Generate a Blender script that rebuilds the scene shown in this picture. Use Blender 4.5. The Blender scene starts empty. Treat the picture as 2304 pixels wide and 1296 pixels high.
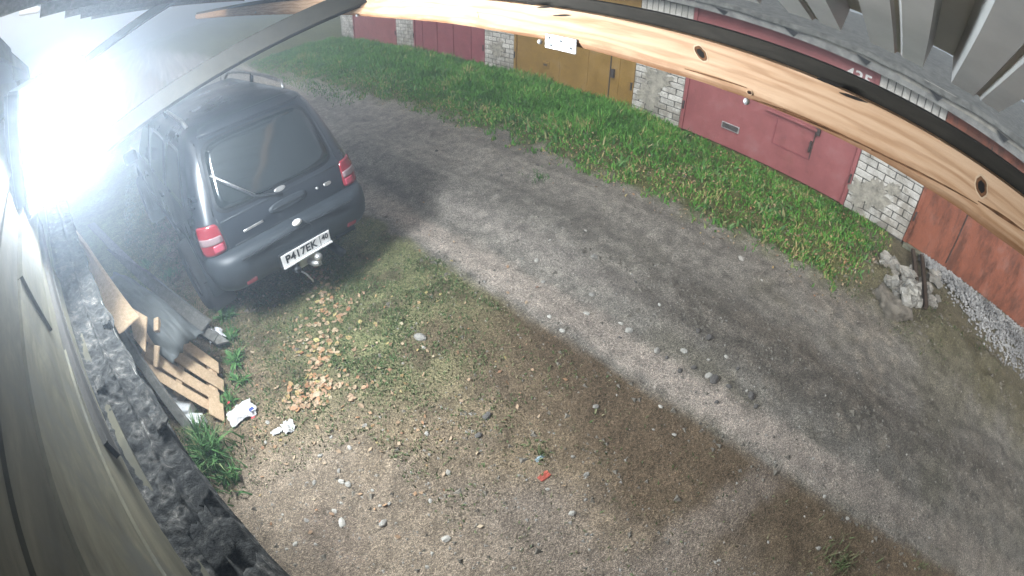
import bpy, bmesh, math, random
import numpy as np
from mathutils import Vector, Matrix, noise as mnoise
random.seed(7); rng = np.random.default_rng(7)
S = bpy.context.scene
COL = S.collection
R = math.radians

# ------------------------------------------------------------------ camera
CAM_H = 2.49
DG = 6.7                                   # distance from the camera to the garage fronts
FPX = 1080.5                               # lens, in pixels of a 2304 wide picture
def _basis(pan, tilt, roll):
    f = np.array([math.cos(pan)*math.cos(tilt), math.sin(pan)*math.cos(tilt), -math.sin(tilt)])
    r = np.cross(f, [0, 0, 1]); r /= np.linalg.norm(r)
    d = np.cross(f, r); c, s = math.cos(roll), math.sin(roll)
    return np.array([c*r+s*d, -s*r+c*d, f])
CM = _basis(R(47.4876), R(39.7267), R(-1.178))
cd = bpy.data.cameras.new('camera'); cam = bpy.data.objects.new('camera', cd); COL.objects.link(cam)
S.camera = cam
cam.matrix_world = Matrix(((CM[0][0], -CM[1][0], -CM[2][0], 0), (CM[0][1], -CM[1][1], -CM[2][1], 0),
                           (CM[0][2], -CM[1][2], -CM[2][2], CAM_H), (0, 0, 0, 1)))
cd.type = 'PANO'; cd.sensor_width = 36; cd.sensor_fit = 'HORIZONTAL'
cd.clip_start = 0.01; cd.clip_end = 2000
pc = cd.cycles if hasattr(cd, 'cycles') and hasattr(cd.cycles, 'panorama_type') else cd
pc.panorama_type = 'FISHEYE_EQUISOLID'
pc.fisheye_lens = FPX/2304*36; pc.fisheye_fov = R(190)
def ray(px, py):
    v = np.array([px-1152.0, py-648.0]); r = np.linalg.norm(v); th = 2*math.asin(min(r/(2*FPX), 1)); u = v/(r+1e-12)
    return np.array([u[0]*math.sin(th), u[1]*math.sin(th), math.cos(th)]) @ CM
def at(px, py, z=None, x=None, y=None):
    d = ray(px, py)
    s = (z-CAM_H)/d[2] if z is not None else (x/d[0] if x is not None else y/d[1])
    return Vector(d*s)+Vector((0, 0, CAM_H))

# ------------------------------------------------------------------ world, sun, exposure
W = bpy.data.worlds.new('World'); S.world = W; W.use_nodes = True
wn = W.node_tree.nodes; wl = W.node_tree.links
bg = wn['Background']; sky = wn.new('ShaderNodeTexSky'); sky.sky_type = 'NISHITA'; sky.sun_disc = False
sky.sun_elevation = R(40); sky.sun_rotation = R(250); sky.air_density = 1.0; sky.dust_density = 2.0; sky.ozone_density = 1.0
hsv = wn.new('ShaderNodeHueSaturation'); hsv.inputs['Saturation'].default_value = .12; wl.new(sky.outputs[0], hsv.inputs['Color']); wl.new(hsv.outputs[0], bg.inputs[0]); bg.inputs[1].default_value = 0.085
sd = bpy.data.lights.new('sun', 'SUN'); sd.energy = 0.9; sd.angle = R(40); sd.color = (1, .94, .86)
sun = bpy.data.objects.new('sun', sd); COL.objects.link(sun)
sun.rotation_euler = (R(50), 0, R(-70)); sun.location = (-5, -5, 12)
S.view_settings.view_transform = 'Standard'; S.view_settings.look = 'None'
S.view_settings.exposure = 1.55; S.view_settings.gamma = 1
S.cycles.use_denoising = True
S.cycles.use_adaptive_sampling = True; S.cycles.adaptive_threshold = .02; S.cycles.max_bounces = 5; S.cycles.volume_bounces = 0; S.cycles.sample_clamp_indirect = 6

# ------------------------------------------------------------------ helpers
def link(o): COL.objects.link(o); return o
def tag(o, label=None, cat=None, group=None, kind=None):
    if label: o['label'] = label
    if cat: o['category'] = cat
    if group: o['group'] = group
    if kind: o['kind'] = kind
    return o
def empty(name, loc=(0, 0, 0), rz=0.0):
    o = bpy.data.objects.new(name, None); o.location = loc; o.rotation_euler = (0, 0, rz); o.empty_display_size = .1
    return link(o)
def mesh_obj(name, verts, faces, mat, parent=None, smooth=False):
    m = bpy.data.meshes.new(name); m.from_pydata([tuple(v) for v in verts], [], faces); m.update()
    if smooth:
        m.polygons.foreach_set('use_smooth', [True]*len(m.polygons))
    o = bpy.data.objects.new(name, m)
    if mat: m.materials.append(mat)
    o.parent = parent
    return link(o)
def bm_obj(name, bm, mat, parent=None, smooth=False):
    bmesh.ops.recalc_face_normals(bm, faces=bm.faces)
    m = bpy.data.meshes.new(name); bm.to_mesh(m); bm.free()
    if smooth: m.polygons.foreach_set('use_smooth', [True]*len(m.polygons))
    if mat: m.materials.append(mat)
    o = bpy.data.objects.new(name, m); o.parent = parent
    return link(o)
def box_bm(bm, x0, x1, y0, y1, z0, z1, bev=0.0):
    r = bmesh.ops.create_cube(bm, size=1)
    for v in r['verts']:
        v.co = Vector((x0+(v.co.x+.5)*(x1-x0), y0+(v.co.y+.5)*(y1-y0), z0+(v.co.z+.5)*(z1-z0)))
    if bev > 0:
        es = list({e for v in r['verts'] for e in v.link_edges})
        bmesh.ops.bevel(bm, geom=es, offset=bev, segments=1, affect='EDGES')
def box(name, x0, x1, y0, y1, z0, z1, mat, parent=None, bev=0.0):
    bm = bmesh.new(); box_bm(bm, x0, x1, y0, y1, z0, z1, bev); return bm_obj(name, bm, mat, parent)
def slab(name, p00, p10, p11, p01, thick, mat, parent=None, nu=1, nv=1, jit=0.0, bev=.004):
    """a plank: top face through four corners, thickness below it"""
    p00, p10, p11, p01 = map(Vector, (p00, p10, p11, p01))
    n = (p10-p00).cross(p01-p00); n.normalize()
    if n.z < 0: n = -n
    V = []; F = []
    for k in range(2):
        for j in range(nv+1):
            for i in range(nu+1):
                u, v = i/nu, j/nv
                p = p00*(1-u)*(1-v)+p10*u*(1-v)+p11*u*v+p01*(1-u)*v
                if jit:
                    p = p+n*jit*mnoise.noise(p*5)+(p01-p00).normalized()*jit*mnoise.noise(p*4+Vector((9, 3, 1)))*(1 if v in (0, 1) else 0)
                V.append(p-n*thick*k)
    def ix(i, j, k): return k*(nu+1)*(nv+1)+j*(nu+1)+i
    for j in range(nv):
        for i in range(nu):
            F.append((ix(i, j, 0), ix(i+1, j, 0), ix(i+1, j+1, 0), ix(i, j+1, 0)))
            F.append((ix(i, j+1, 1), ix(i+1, j+1, 1), ix(i+1, j, 1), ix(i, j, 1)))
    for i in range(nu):
        F.append((ix(i, 0, 0), ix(i, 0, 1), ix(i+1, 0, 1), ix(i+1, 0, 0))); F.append((ix(i, nv, 0), ix(i+1, nv, 0), ix(i+1, nv, 1), ix(i, nv, 1)))
    for j in range(nv):
        F.append((ix(0, j, 0), ix(0, j+1, 0), ix(0, j+1, 1), ix(0, j, 1))); F.append((ix(nu, j, 0), ix(nu, j, 1), ix(nu, j+1, 1), ix(nu, j+1, 0)))
    bm = bmesh.new(); vs = [bm.verts.new(v) for v in V]
    for f in F: bm.faces.new([vs[i] for i in f])
    bmesh.ops.recalc_face_normals(bm, faces=bm.faces)
    if bev:
        es = [e for e in bm.edges if len(e.link_faces) == 2 and e.calc_face_angle(0) > 1.0]
        bmesh.ops.bevel(bm, geom=es, offset=bev, segments=1, affect='EDGES')
    return bm_obj(name, bm, mat, parent)
def tube(name, pts, rad, mat, parent=None, seg=8, caps=True):
    bm = bmesh.new(); rings = []
    pts = [Vector(p) for p in pts]
    for i, p in enumerate(pts):
        t = (pts[min(i+1, len(pts)-1)]-pts[max(i-1, 0)]).normalized()
        a = t.cross(Vector((0, 0, 1)));
        if a.length < .01: a = t.cross(Vector((1, 0, 0)))
        a.normalize(); b = t.cross(a)
        r = rad[i] if isinstance(rad, (list, tuple)) else rad
        rings.append([bm.verts.new(p+a*r*math.cos(2*math.pi*k/seg)+b*r*math.sin(2*math.pi*k/seg)) for k in range(seg)])
    for i in range(len(rings)-1):
        for k in range(seg):
            bm.faces.new((rings[i][k], rings[i][(k+1) % seg], rings[i+1][(k+1) % seg], rings[i+1][k]))
    if caps: bm.faces.new(rings[0][::-1]); bm.faces.new(rings[-1])
    return bm_obj(name, bm, mat, parent, True)
def bar(name, a, b, w, h, mat, parent=None, up=(0, 0, 1), bev=.004):
    """rectangular timber from a to b"""
    a, b = Vector(a), Vector(b); t = (b-a).normalized(); s = t.cross(Vector(up)).normalized(); n = s.cross(t)
    bm = bmesh.new(); r = bmesh.ops.create_cube(bm, size=1); L = (b-a).length
    for v in r['verts']: v.co = a+t*(v.co.x+.5)*L+s*v.co.y*w+n*v.co.z*h
    if bev: bmesh.ops.bevel(bm, geom=list(bm.edges), offset=bev, segments=1, affect='EDGES')
    return bm_obj(name, bm, mat, parent)

# ------------------------------------------------------------------ materials
class NT:
    def __init__(s, name):
        s.m = bpy.data.materials.new(name); s.m.use_nodes = True; s.t = s.m.node_tree; s.n = s.t.nodes; s.l = s.t.links
        s.b = s.n['Principled BSDF']
    def node(s, typ, **kw):
        nd = s.n.new(typ)
        for k, v in kw.items():
            if hasattr(nd, k): setattr(nd, k, v)
            else: nd.inputs[k].default_value = v
        return nd
    def coord(s, kind='Object', scale=(1, 1, 1), rot=(0, 0, 0)):
        tc = s.n.new('ShaderNodeTexCoord'); mp = s.n.new('ShaderNodeMapping')
        mp.inputs['Scale'].default_value = scale; mp.inputs['Rotation'].default_value = rot
        s.l.new(tc.outputs[kind], mp.inputs[0]); return mp.outputs[0]
    def noise(s, vec, scale, detail=4, rough=.6, dist=0):
        nd = s.node('ShaderNodeTexNoise', Scale=scale, Detail=detail, Roughness=rough, Distortion=dist); s.l.new(vec, nd.inputs['Vector']); return nd.outputs['Fac']
    def ramp(s, fac, stops):
        r = s.n.new('ShaderNodeValToRGB'); e = r.color_ramp.elements
        while len(e) < len(stops): e.new(.5)
        for el, (p, c) in zip(e, stops):
            el.position = p; el.color = (*c, 1) if len(c) == 3 else c
        s.l.new(fac, r.inputs[0]); return r.outputs[0]
    def mix(s, fac, a, b, mode='MIX'):
        m = s.n.new('ShaderNodeMix'); m.data_type = 'RGBA'; m.blend_type = mode
        for val, i in ((fac, 0), (a, 6), (b, 7)):
            if isinstance(val, (int, float)): m.inputs[i].default_value = val
            elif isinstance(val, tuple): m.inputs[i].default_value = (*val, 1)
            else: s.l.new(val, m.inputs[i])
        return m.outputs[2]
    def bump(s, h, strength=.3, dist=.01):
        b = s.node('ShaderNodeBump', Strength=strength, Distance=dist); s.l.new(h, b.inputs['Height']); s.l.new(b.outputs[0], s.b.inputs['Normal'])
    def col(s, c):
        if isinstance(c, tuple): s.b.inputs['Base Color'].default_value = (*c, 1)
        else: s.l.new(c, s.b.inputs['Base Color'])
    def rough(s, v):
        if isinstance(v, (int, float)): s.b.inputs['Roughness'].default_value = v
        else: s.l.new(v, s.b.inputs['Roughness'])
def g3(v): return (v, v, v)
def simple(name, c, rough=.7, var=.25, scale=12, bump=.15, bscale=60, metal=0, spec=.3, bdist=.004):
    t = NT(name); v = t.coord()
    f = t.noise(v, scale, 5)
    t.col(t.ramp(f, [(.3, tuple(x*(1-var) for x in c)), (.7, tuple(min(1, x*(1+var)) for x in c))]))
    t.rough(rough); t.b.inputs['Metallic'].default_value = metal; t.b.inputs['Specular IOR Level'].default_value = spec
    if bump: t.bump(t.noise(v, bscale, 4), bump, bdist)
    return t.m
def rand_tint(t, colr, amt=.25):
    oi = t.n.new('ShaderNodeObjectInfo'); mr = t.node('ShaderNodeMapRange'); mr.inputs[3].default_value = 1-amt; mr.inputs[4].default_value = 1+amt
    t.l.new(oi.outputs['Random'], mr.inputs[0])
    hs = t.n.new('ShaderNodeHueSaturation'); t.l.new(mr.outputs[0], hs.inputs['Value']); t.l.new(colr, hs.inputs['Color']); return hs.outputs[0]
MT = {}
def wood(name, light, dark, scale=(1, 1, 1), grain=22, rough=.75, tint=.15, dirt=None):
    t = NT(name); v = t.coord('Object', scale)
    w = t.node('ShaderNodeTexNoise', Scale=grain, Detail=5, Roughness=.65, Distortion=.6); t.l.new(v, w.inputs['Vector'])
    c = t.ramp(w.outputs['Fac'], [(.25, dark), (.5, tuple((a+b)/2 for a, b in zip(light, dark))), (.7, light)])
    if dirt:
        d = t.noise(t.coord(), 3.5, 6, .7); c = t.mix(t.ramp(d, [(.48, g3(0)), (.62, g3(1))]), c, dirt)
    t.col(rand_tint(t, c, tint)); t.rough(rough); t.b.inputs['Specular IOR Level'].default_value = .2
    t.bump(w.outputs['Fac'], .4, .003); return t.m
def metal_paint(name, c, rust=.35, rough=.55, rustc=(.10, .045, .025), lo=.58):
    t = NT(name); v = t.coord()
    f = t.noise(v, 1.7, 7, .7); c1 = t.ramp(t.noise(v, 2.4, 7, .7), [(.3, tuple(x*.75 for x in c)), (.55, c), (.72, tuple(x*.9+.06 for x in c))])
    st = t.noise(t.coord('Object', (3, 3, 1.0)), 2.2, 8, .75)
    c2 = t.mix(t.ramp(st, [(lo, g3(0)), (lo+.14, g3(rust))]), c1, rustc)
    c3 = t.mix(t.ramp(f, [(.60, g3(0)), (.75, g3(rust))]), c2, tuple(x*1.5 for x in rustc))
    t.col(c3); t.rough(rough); t.b.inputs['Specular IOR Level'].default_value = .35
    dd = t.node('ShaderNodeMath', operation='MULTIPLY_ADD'); t.l.new(t.noise(v, 2.2, 3), dd.inputs[0]); dd.inputs[1].default_value = 6.0; t.l.new(t.noise(v, 30, 5), dd.inputs[2])
    t.bump(dd.outputs[0], .25, .008); return t.m

# ground: zone colour attribute + grain
t = NT('ground_dirt'); v = t.coord()
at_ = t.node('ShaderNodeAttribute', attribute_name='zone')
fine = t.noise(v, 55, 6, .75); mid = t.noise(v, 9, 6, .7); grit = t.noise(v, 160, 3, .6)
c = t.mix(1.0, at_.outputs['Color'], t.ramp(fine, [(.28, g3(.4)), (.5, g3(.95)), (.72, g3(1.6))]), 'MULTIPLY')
c = t.mix(.8, c, t.ramp(mid, [(.3, g3(.62)), (.7, g3(1.3))]), 'MULTIPLY')
c = t.mix(1.0, c, t.ramp(grit, [(.32, g3(.4)), (.52, g3(1.0)), (.7, g3(2.0))]), 'MULTIPLY')
t.col(c); t.rough(.93); t.b.inputs['Specular IOR Level'].default_value = .12
hs = t.node('ShaderNodeMath', operation='MULTIPLY_ADD'); t.l.new(mid, hs.inputs[0]); hs.inputs[1].default_value = 1.6; t.l.new(fine, hs.inputs[2])
t.bump(hs.outputs[0], .9, .022); MT['ground'] = t.m

t = NT('white_brick'); v = t.coord('Object')
tc = t.n.new('ShaderNodeNewGeometry'); wv = tc.outputs['Position']
f = t.noise(v, 30, 5); c = t.ramp(f, [(.3, (.40, .39, .36)), (.7, (.56, .55, .52))])
sp = t.node('ShaderNodeSeparateXYZ'); t.l.new(wv, sp.inputs[0])
dn = t.noise(wv, 3.2, 6, .7)
mm = t.node('ShaderNodeMath', operation='MULTIPLY_ADD'); t.l.new(sp.outputs[2], mm.inputs[0]); mm.inputs[1].default_value = -.16; t.l.new(dn, mm.inputs[2])
c = t.mix(t.ramp(mm.outputs[0], [(.36, g3(0)), (.5, g3(.75))]), c, (.19, .17, .135))
t.col(rand_tint(t, c, .16)); t.rough(.85); t.bump(f, .3, .004); MT['brick'] = t.m
MT['mortar'] = simple('mortar', (.10, .095, .085), .95, .35, 20, .5)
MT['plaster'] = simple('cement_smear', (.30, .285, .245), .95, .35, 9, .7, 35, bdist=.01)
MT['door_red'] = metal_paint('red_paint', (.29, .10, .10), .40)
MT['door_red2'] = metal_paint('wine_paint', (.26, .08, .09), .3)
MT['door_yellow'] = metal_paint('ochre_paint', (.27, .165, .042), .3)
MT['door_brown'] = metal_paint('rusty_paint', (.27, .095, .055), .75, .7, (.09, .04, .025), .47)
MT['dark_metal'] = simple('dark_metal', (.06, .05, .045), .6, .3)
MT['felt_roof'] = simple('roofing_felt', (.105, .11, .105), .95, .5, 9, .8, 26, bdist=.02)
MT['galv'] = simple('galvanised', (.42, .42, .42), .55, .25, 14, .1, 40, .35)
MT['flash'] = simple('dull_flashing', (.19, .195, .19), .7, .4, 7, .2, 30)
MT['concrete'] = simple('concrete', (.27, .265, .24), .92, .3, 8, .5, 40)
MT['concrete_g'] = simple('mossy_concrete', (.17, .175, .13), .95, .4, 7, .5, 40)
MT['paint_white'] = simple('white_paint', (.75, .75, .74), .6, .12)
t = NT('new_pine'); v = t.coord('Object', (1, .10, 1)); v2 = t.coord('Object', (8, .5, 8))
wv_ = t.node('ShaderNodeTexWave', wave_type='BANDS', bands_direction='Z', Scale=9.0, Distortion=9.0, Detail=3.0); wv_.inputs['Detail Scale'].default_value = 2.2; t.l.new(v, wv_.inputs['Vector'])
nz = t.noise(v2, 6, 5, .65, .5)
c = t.mix(.55, t.ramp(wv_.outputs['Fac'], [(.1, (.26, .13, .06)), (.4, (.44, .265, .15)), (.8, (.50, .335, .215))]), t.ramp(nz, [(.3, (.34, .19, .10)), (.65, (.51, .345, .225))]))
sx = t.node('ShaderNodeSeparateXYZ'); tcx = t.n.new('ShaderNodeTexCoord'); t.l.new(tcx.outputs['Object'], sx.inputs[0])
ma = t.node('ShaderNodeMath', operation='MULTIPLY_ADD'); t.l.new(t.noise(t.coord('Object', (1, .5, 1)), 5, 5, .7), ma.inputs[0]); ma.inputs[1].default_value = .11; t.l.new(sx.outputs[2], ma.inputs[2])
c = t.mix(t.ramp(ma.outputs[0], [(.055, g3(.85)), (.095, g3(0))]), c, (.22, .105, .05))
t.col(c); t.rough(.65); t.b.inputs['Specular IOR Level'].default_value = .2; t.bump(nz, .3, .003); MT['pine'] = t.m
MT['pine_pale'] = wood('pale_pine', (.60, .44, .29), (.40, .27, .16), (8, 8, 8), 5, .7, .14, None)
MT['old_wood'] = wood('weathered_wood', (.24, .23, .21), (.11, .105, .095), (5, 5, 5), 6, .9, .18)
MT['dark_wood'] = wood('dark_wood', (.035, .03, .024), (.015, .013, .01), (5, 1, 5), 5, .85, .1)
MT['olive_wood'] = wood('olive_board', (.135, .125, .09), (.05, .047, .036), (1.0, 1.0, 4), 2.2, .68, .3, (.085, .083, .07))
MT['rotten'] = wood('rotten_wood', (.10, .075, .055), (.04, .03, .024), (4, 4, 4), 6, .9, .2)
MT['knotrim'] = simple('knot_rim', (.50, .36, .24), .7, .2)
MT['olive_wood'].node_tree.nodes['Principled BSDF'].inputs['Specular IOR Level'].default_value = .04; MT['olive_wood'].node_tree.nodes['Principled BSDF'].inputs['Roughness'].default_value = .9
MT['bark'] = simple('bark', (.12, .055, .025), .95, .5, 30, .8, 50)
MT['black'] = simple('black_hole', (.012, .009, .007), .9, .3)
MT['post'] = wood('grey_timber', (.028, .025, .019), (.016, .014, .011), (3, 3, 3), 5, .8, .05)
t = NT('tar_felt'); v = t.coord()
f = t.noise(v, 13, 8, .78, .8); c = t.ramp(f, [(.36, (.008, .008, .008)), (.5, (.022, .022, .021)), (.60, (.06, .057, .052)), (.70, (.19, .18, .165))])
c = t.mix(1, c, t.ramp(t.noise(v, 60, 4), [(.3, g3(.6)), (.7, g3(1.4))]), 'MULTIPLY')
t.col(c); t.rough(.9); t.b.inputs['Specular IOR Level'].default_value = .1; t.bump(t.noise(v, 40, 6, .7), .9, .012); MT['tar'] = t.m
t = NT('sheet_underside'); v = t.coord()
f = t.noise(v, 3.0, 5, .6); t.col(t.ramp(f, [(.3, (.36, .37, .37)), (.7, (.50, .51, .50))])); t.rough(.45); t.b.inputs['Metallic'].default_value = .25
t.bump(t.noise(v, 20, 4), .1, .003); MT['sheet'] = t.m
MT['gravel'] = simple('gravel_stone', (.30, .30, .295), .9, .45, 3, .4)
t = NT('stone'); v = t.coord(); oi = t.n.new('ShaderNodeObjectInfo')
c = t.ramp(t.noise(v, 14, 5), [(.3, (.28, .26, .23)), (.7, (.50, .47, .42))]); t.col(rand_tint(t, c, .35)); t.rough(.9); t.bump(t.noise(v, 40, 4), .5, .006); MT['stone'] = t.m
MT['stone_dark'] = simple('dark_stone', (.13, .12, .11), .9, .4, 14, .5)
MT['clod'] = simple('earth_clod', (.19, .17, .14), .97, .45, 12, .9, 30, bdist=.02)
t = NT('leaf'); oi = t.n.new('ShaderNodeObjectInfo'); at2 = t.node('ShaderNodeAttribute', attribute_name='tone')
mx = t.node('ShaderNodeMath', operation='ADD'); t.l.new(oi.outputs['Random'], mx.inputs[0]); t.l.new(at2.outputs['Fac'], mx.inputs[1])
fr = t.node('ShaderNodeMath', operation='FRACT'); t.l.new(mx.outputs[0], fr.inputs[0])
t.col(t.ramp(fr.outputs[0], [(0, (.28, .17, .10)), (.2, (.40, .30, .20)), (.45, (.36, .18, .085)), (.62, (.42, .34, .23)), (.8, (.27, .12, .06)), (1, (.42, .34, .14))]))
t.rough(.7); MT['leaf'] = t.m
def grassmat(name, stops):
    t = NT(name); a = t.node('ShaderNodeAttribute', attribute_name='tone'); t.col(t.ramp(a.outputs['Fac'], stops)); t.rough(.6)
    t.b.inputs['Specular IOR Level'].default_value = .2; return t.m
MT['grass'] = grassmat('grass_green', [(0, (.05, .115, .025)), (.4, (.085, .235, .04)), (.75, (.13, .33, .06)), (.92, (.28, .28, .10)), (1, (.40, .33, .16))])
MT['tuft'] = grassmat('tuft_green', [(0, (.045, .11, .035)), (.5, (.085, .20, .06)), (.85, (.14, .27, .09)), (1, (.28, .27, .13))])
MT['yardgrass'] = grassmat('trampled_green', [(0, (.06, .10, .035)), (.5, (.10, .155, .055)), (.8, (.16, .18, .085)), (1, (.26, .22, .13))])
# car
t = NT('navy_car_paint'); v = t.coord(); dn = t.noise(v, 2.2, 5, .6)
t.col(t.ramp(dn, [(.3, (.006, .009, .014)), (.75, (.014, .018, .024))])); t.rough(t.ramp(dn, [(.3, g3(.24)), (.7, g3(.42))]))
t.b.inputs['Coat Weight'].default_value = .35; t.b.inputs['Coat Roughness'].default_value = .12; MT['carpaint'] = t.m
MT['carplastic'] = simple('grey_bumper_plastic', (.022, .027, .032), .5, .2, 4, .08, 60, spec=.4)
t = NT('tinted_glass'); v = t.coord(); t.col(t.ramp(t.noise(v, 3, 4), [(.3, (.006, .009, .010)), (.7, (.012, .016, .017))])); t.rough(.12); t.b.inputs['Specular IOR Level'].default_value = .6; MT['glass'] = t.m
MT['rubber'] = simple('rubber', (.028, .028, .03), .85, .35, 9, .3, 50)
MT['trim'] = simple('black_trim', (.02, .022, .024), .5, .2)
MT['rim'] = simple('dusty_alloy', (.22, .225, .23), .5, .25, 8, .05, 40, .5)
def lens(name, c):
    t = NT(name); t.col(c); t.rough(.15); t.b.inputs['Specular IOR Level'].default_value = .6; v = t.coord('Object', (60, 60, 60))
    ck = t.node('ShaderNodeTexChecker', Scale=1.0); t.l.new(v, ck.inputs[0]); t.bump(ck.outputs['Fac'], .3, .002); return t.m
MT['lens_red'] = lens('red_lens', (.20, .012, .02)); MT['lens_clear'] = lens('clear_lens', (.22, .15, .155)); MT['lens_pink'] = lens('pink_reflector', (.36, .05, .08))
MT['chrome'] = simple('worn_steel', (.45, .44, .43), .4, .25, 20, .1, 60, .8)
MT['plate_w'] = simple('plate_white', (.72, .71, .70), .45, .08); MT['plate_k'] = simple('plate_black', (.02, .02, .022), .5, .1)
MT['tarp'] = simple('grey_tarp', (.095, .102, .10), .6, .22, 5, .3, 25, bdist=.01)
MT['plastic_bag'] = simple('white_plastic_bag', (.78, .76, .77), .45, .08, 9, .4, 30); MT['print_red'] = simple('red_print', (.55, .05, .06), .5); MT['print_blue'] = simple('blue_print', (.07, .10, .30), .5)
MT['paper'] = simple('crumpled_paper', (.72, .71, .70), .85, .1, 12, .5, 30)
MT['lampbody'] = simple('lamp_body', (.06, .06, .065), .5)
t = NT('led_light'); em = t.n.new('ShaderNodeEmission'); em.inputs[0].default_value = (.88, .95, 1, 1); em.inputs[1].default_value = 92
t.l.new(em.outputs[0], t.n['Material Output'].inputs[0]); MT['led'] = t.m

# ------------------------------------------------------------------ ground
def sstep(a, b, x):
    x = min(1, max(0, (x-a)/(b-a))); return x*x*(3-2*x)
def fbm(x, y, s, o=0.0, n=4): return mnoise.fractal(Vector((x*s, y*s, o)), 1.0, 2.0, n)
def road_u(x, y): return x+.096*y
MOUND = [(at(1975, 650, 0), .22, .34, .5), (at(2110, 770, 0), .17, .36, .7), (at(2230, 850, 0), .10, .4, .6), (at(1905, 560, 0), .17, .22, .45), (at(1945, 590, 0), -.10, .25, .3)]
def G(x, y):
    u = road_u(x, y); z = .015*fbm(x, y, .9)+.008*fbm(x, y, 4.0, 3)
    if abs(x) < 9 and -9 < y < 30:
        z += .012*mnoise.noise(Vector((x*9, y*9, 1)))*.6
    bank = sstep(4.35, 5.0, u+.15*fbm(x, y, .8, 7))*sstep(-.5, .5, y+.25*fbm(x, y, 1.1, 2))
    z += bank*(.10+.05*fbm(x, y, 1.5, 5))
    if y > -6:
        z -= .035*math.exp(-((u-2.55)/.22)**2)*sstep(-3, 3, y)
        z -= .03*math.exp(-((u-3.75)/.25)**2)
        z += .03*math.exp(-((u-3.1)/.28)**2)*(1+.8*fbm(x, y, 2.2, 8))
    for c, h, sx, sy in MOUND:
        z += h*math.exp(-((x-c.x)/sx)**2-((y-c.y)/sy)**2)*(1+.55*fbm(x, y, 3.2, 4)+.25*fbm(x, y, 11, 6))
    z *= 1-.9*sstep(5.9, 6.35, x)*sstep(-.5, .6, y)          # meets the garage fronts
    z += .02*math.exp(-((x+.6)/.5)**2)
    return z
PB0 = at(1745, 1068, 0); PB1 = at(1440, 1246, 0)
def lerp3(a, b, f): return tuple(x+(y-x)*f for x, y in zip(a, b))
def zone(x, y):
    u = road_u(x, y); n1 = fbm(x, y, 1.1, 11); n2 = fbm(x, y, 3.5, 12); n3 = fbm(x, y, .55, 13); n4 = fbm(x, y, 8, 14)
    yard = lerp3((.155, .128, .094), (.125, .135, .075), sstep(1.2, 2.6, y+.5*n1)*sstep(-.3, .7, x+.3*n2))
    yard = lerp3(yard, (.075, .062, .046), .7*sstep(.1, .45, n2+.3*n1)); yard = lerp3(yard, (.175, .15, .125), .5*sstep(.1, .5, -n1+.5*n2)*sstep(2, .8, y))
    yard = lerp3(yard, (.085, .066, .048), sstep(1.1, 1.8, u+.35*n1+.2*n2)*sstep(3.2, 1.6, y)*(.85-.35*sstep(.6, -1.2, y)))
    bare = sstep(2.3, 1.7, y+.6*x*.6+.25*n1)*sstep(.55, .05, x*.75-.25*n2)
    bare2 = sstep(1.25, .85, y+.18*x+.2*n1)
    yard = lerp3(yard, (.185, .16, .135), bare*.9); yard = lerp3(yard, (.165, .147, .136), bare2*.75*(1-bare)*(1-sstep(.9, 1.6, u+.3*n1)))
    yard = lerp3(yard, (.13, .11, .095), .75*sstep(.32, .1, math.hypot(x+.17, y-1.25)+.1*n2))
    road = (.165, .163, .156)
    road = lerp3(road, (.112, .106, .098), .8*sstep(.2, .7, math.exp(-((u-3.05+.1*n1)/.33)**2)+.3*n4)*sstep(3, .5, y+.6*n2))
    road = lerp3(road, (.215, .205, .20), .7*math.exp(-((u-2.85+.1*n1)/.2)**2)*sstep(.6, 2.2, y)*sstep(4.5, 3.2, y))
    road = lerp3(road, (.095, .092, .075), .75*sstep(.0, .4, n1+.3*n3)*sstep(2.5, 0, y)); road = lerp3(road, (.19, .175, .155), .5*sstep(.15, .35, -n1+.5*n2+.6*n4)*sstep(1.5, -.5, y))
    road = lerp3(road, (.095, .10, .098), .5*sstep(.3, -2.6, y+.5*n1))
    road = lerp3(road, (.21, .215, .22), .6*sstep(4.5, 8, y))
    st = 1+.30*fbm(u*5.5, y*.28, 1.0, 61)+.18*n4; road = tuple(q*max(.45, st) for q in road)
    road = lerp3(road, (.265, .245, .232), sstep(.25, .75, math.exp(-((u-2.32+.06*n1)/.2)**2)+.25*n4)*sstep(5.5, 3.5, y)*(1-.75*sstep(.2, -1.8, y)))
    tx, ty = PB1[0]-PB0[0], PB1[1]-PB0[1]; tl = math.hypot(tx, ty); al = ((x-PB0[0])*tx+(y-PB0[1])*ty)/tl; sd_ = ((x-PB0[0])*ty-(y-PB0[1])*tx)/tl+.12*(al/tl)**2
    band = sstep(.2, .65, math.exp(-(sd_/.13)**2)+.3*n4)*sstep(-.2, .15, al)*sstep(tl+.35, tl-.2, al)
    yard = lerp3(yard, (.175, .155, .14), .85*band)  # pale band painted into soil colour: lit ground past a canopy shadow's edge
    k = sstep(2.03, 2.12, u+.045*n2+.03*n1)
    col = lerp3(yard, road, k)
    green = sstep(4.3, 4.75, u+.22*n2+.12*n1)*sstep(-.45, .25, y+.3*n1)
    col = lerp3(col, (.075, .085, .04), green)
    right = sstep(4.1, 4.7, x+.3*n1)*sstep(.3, -.3, y+.2*n2)
    col = lerp3(col, (.088, .085, .058), right*.85)
    col = lerp3(col, (.10, .12, .05), .85*sstep(4.0, 4.9, y+.3*n1)*sstep(.0, -.25, x+.08*y+.2*n2))
    lo = 1+.22*n1+.12*n3+.16*n4; return tuple(q*max(.5, lo) for q in col)
def axis(fine0, fine1, step, lo, hi):
    a = list(np.arange(fine0, fine1+1e-6, step)); s = step
    while a[-1] < hi: s *= 1.25; a.append(a[-1]+s)
    s = step
    while a[0] > lo: s *= 1.25; a.insert(0, a[0]-s)
    return a
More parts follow.
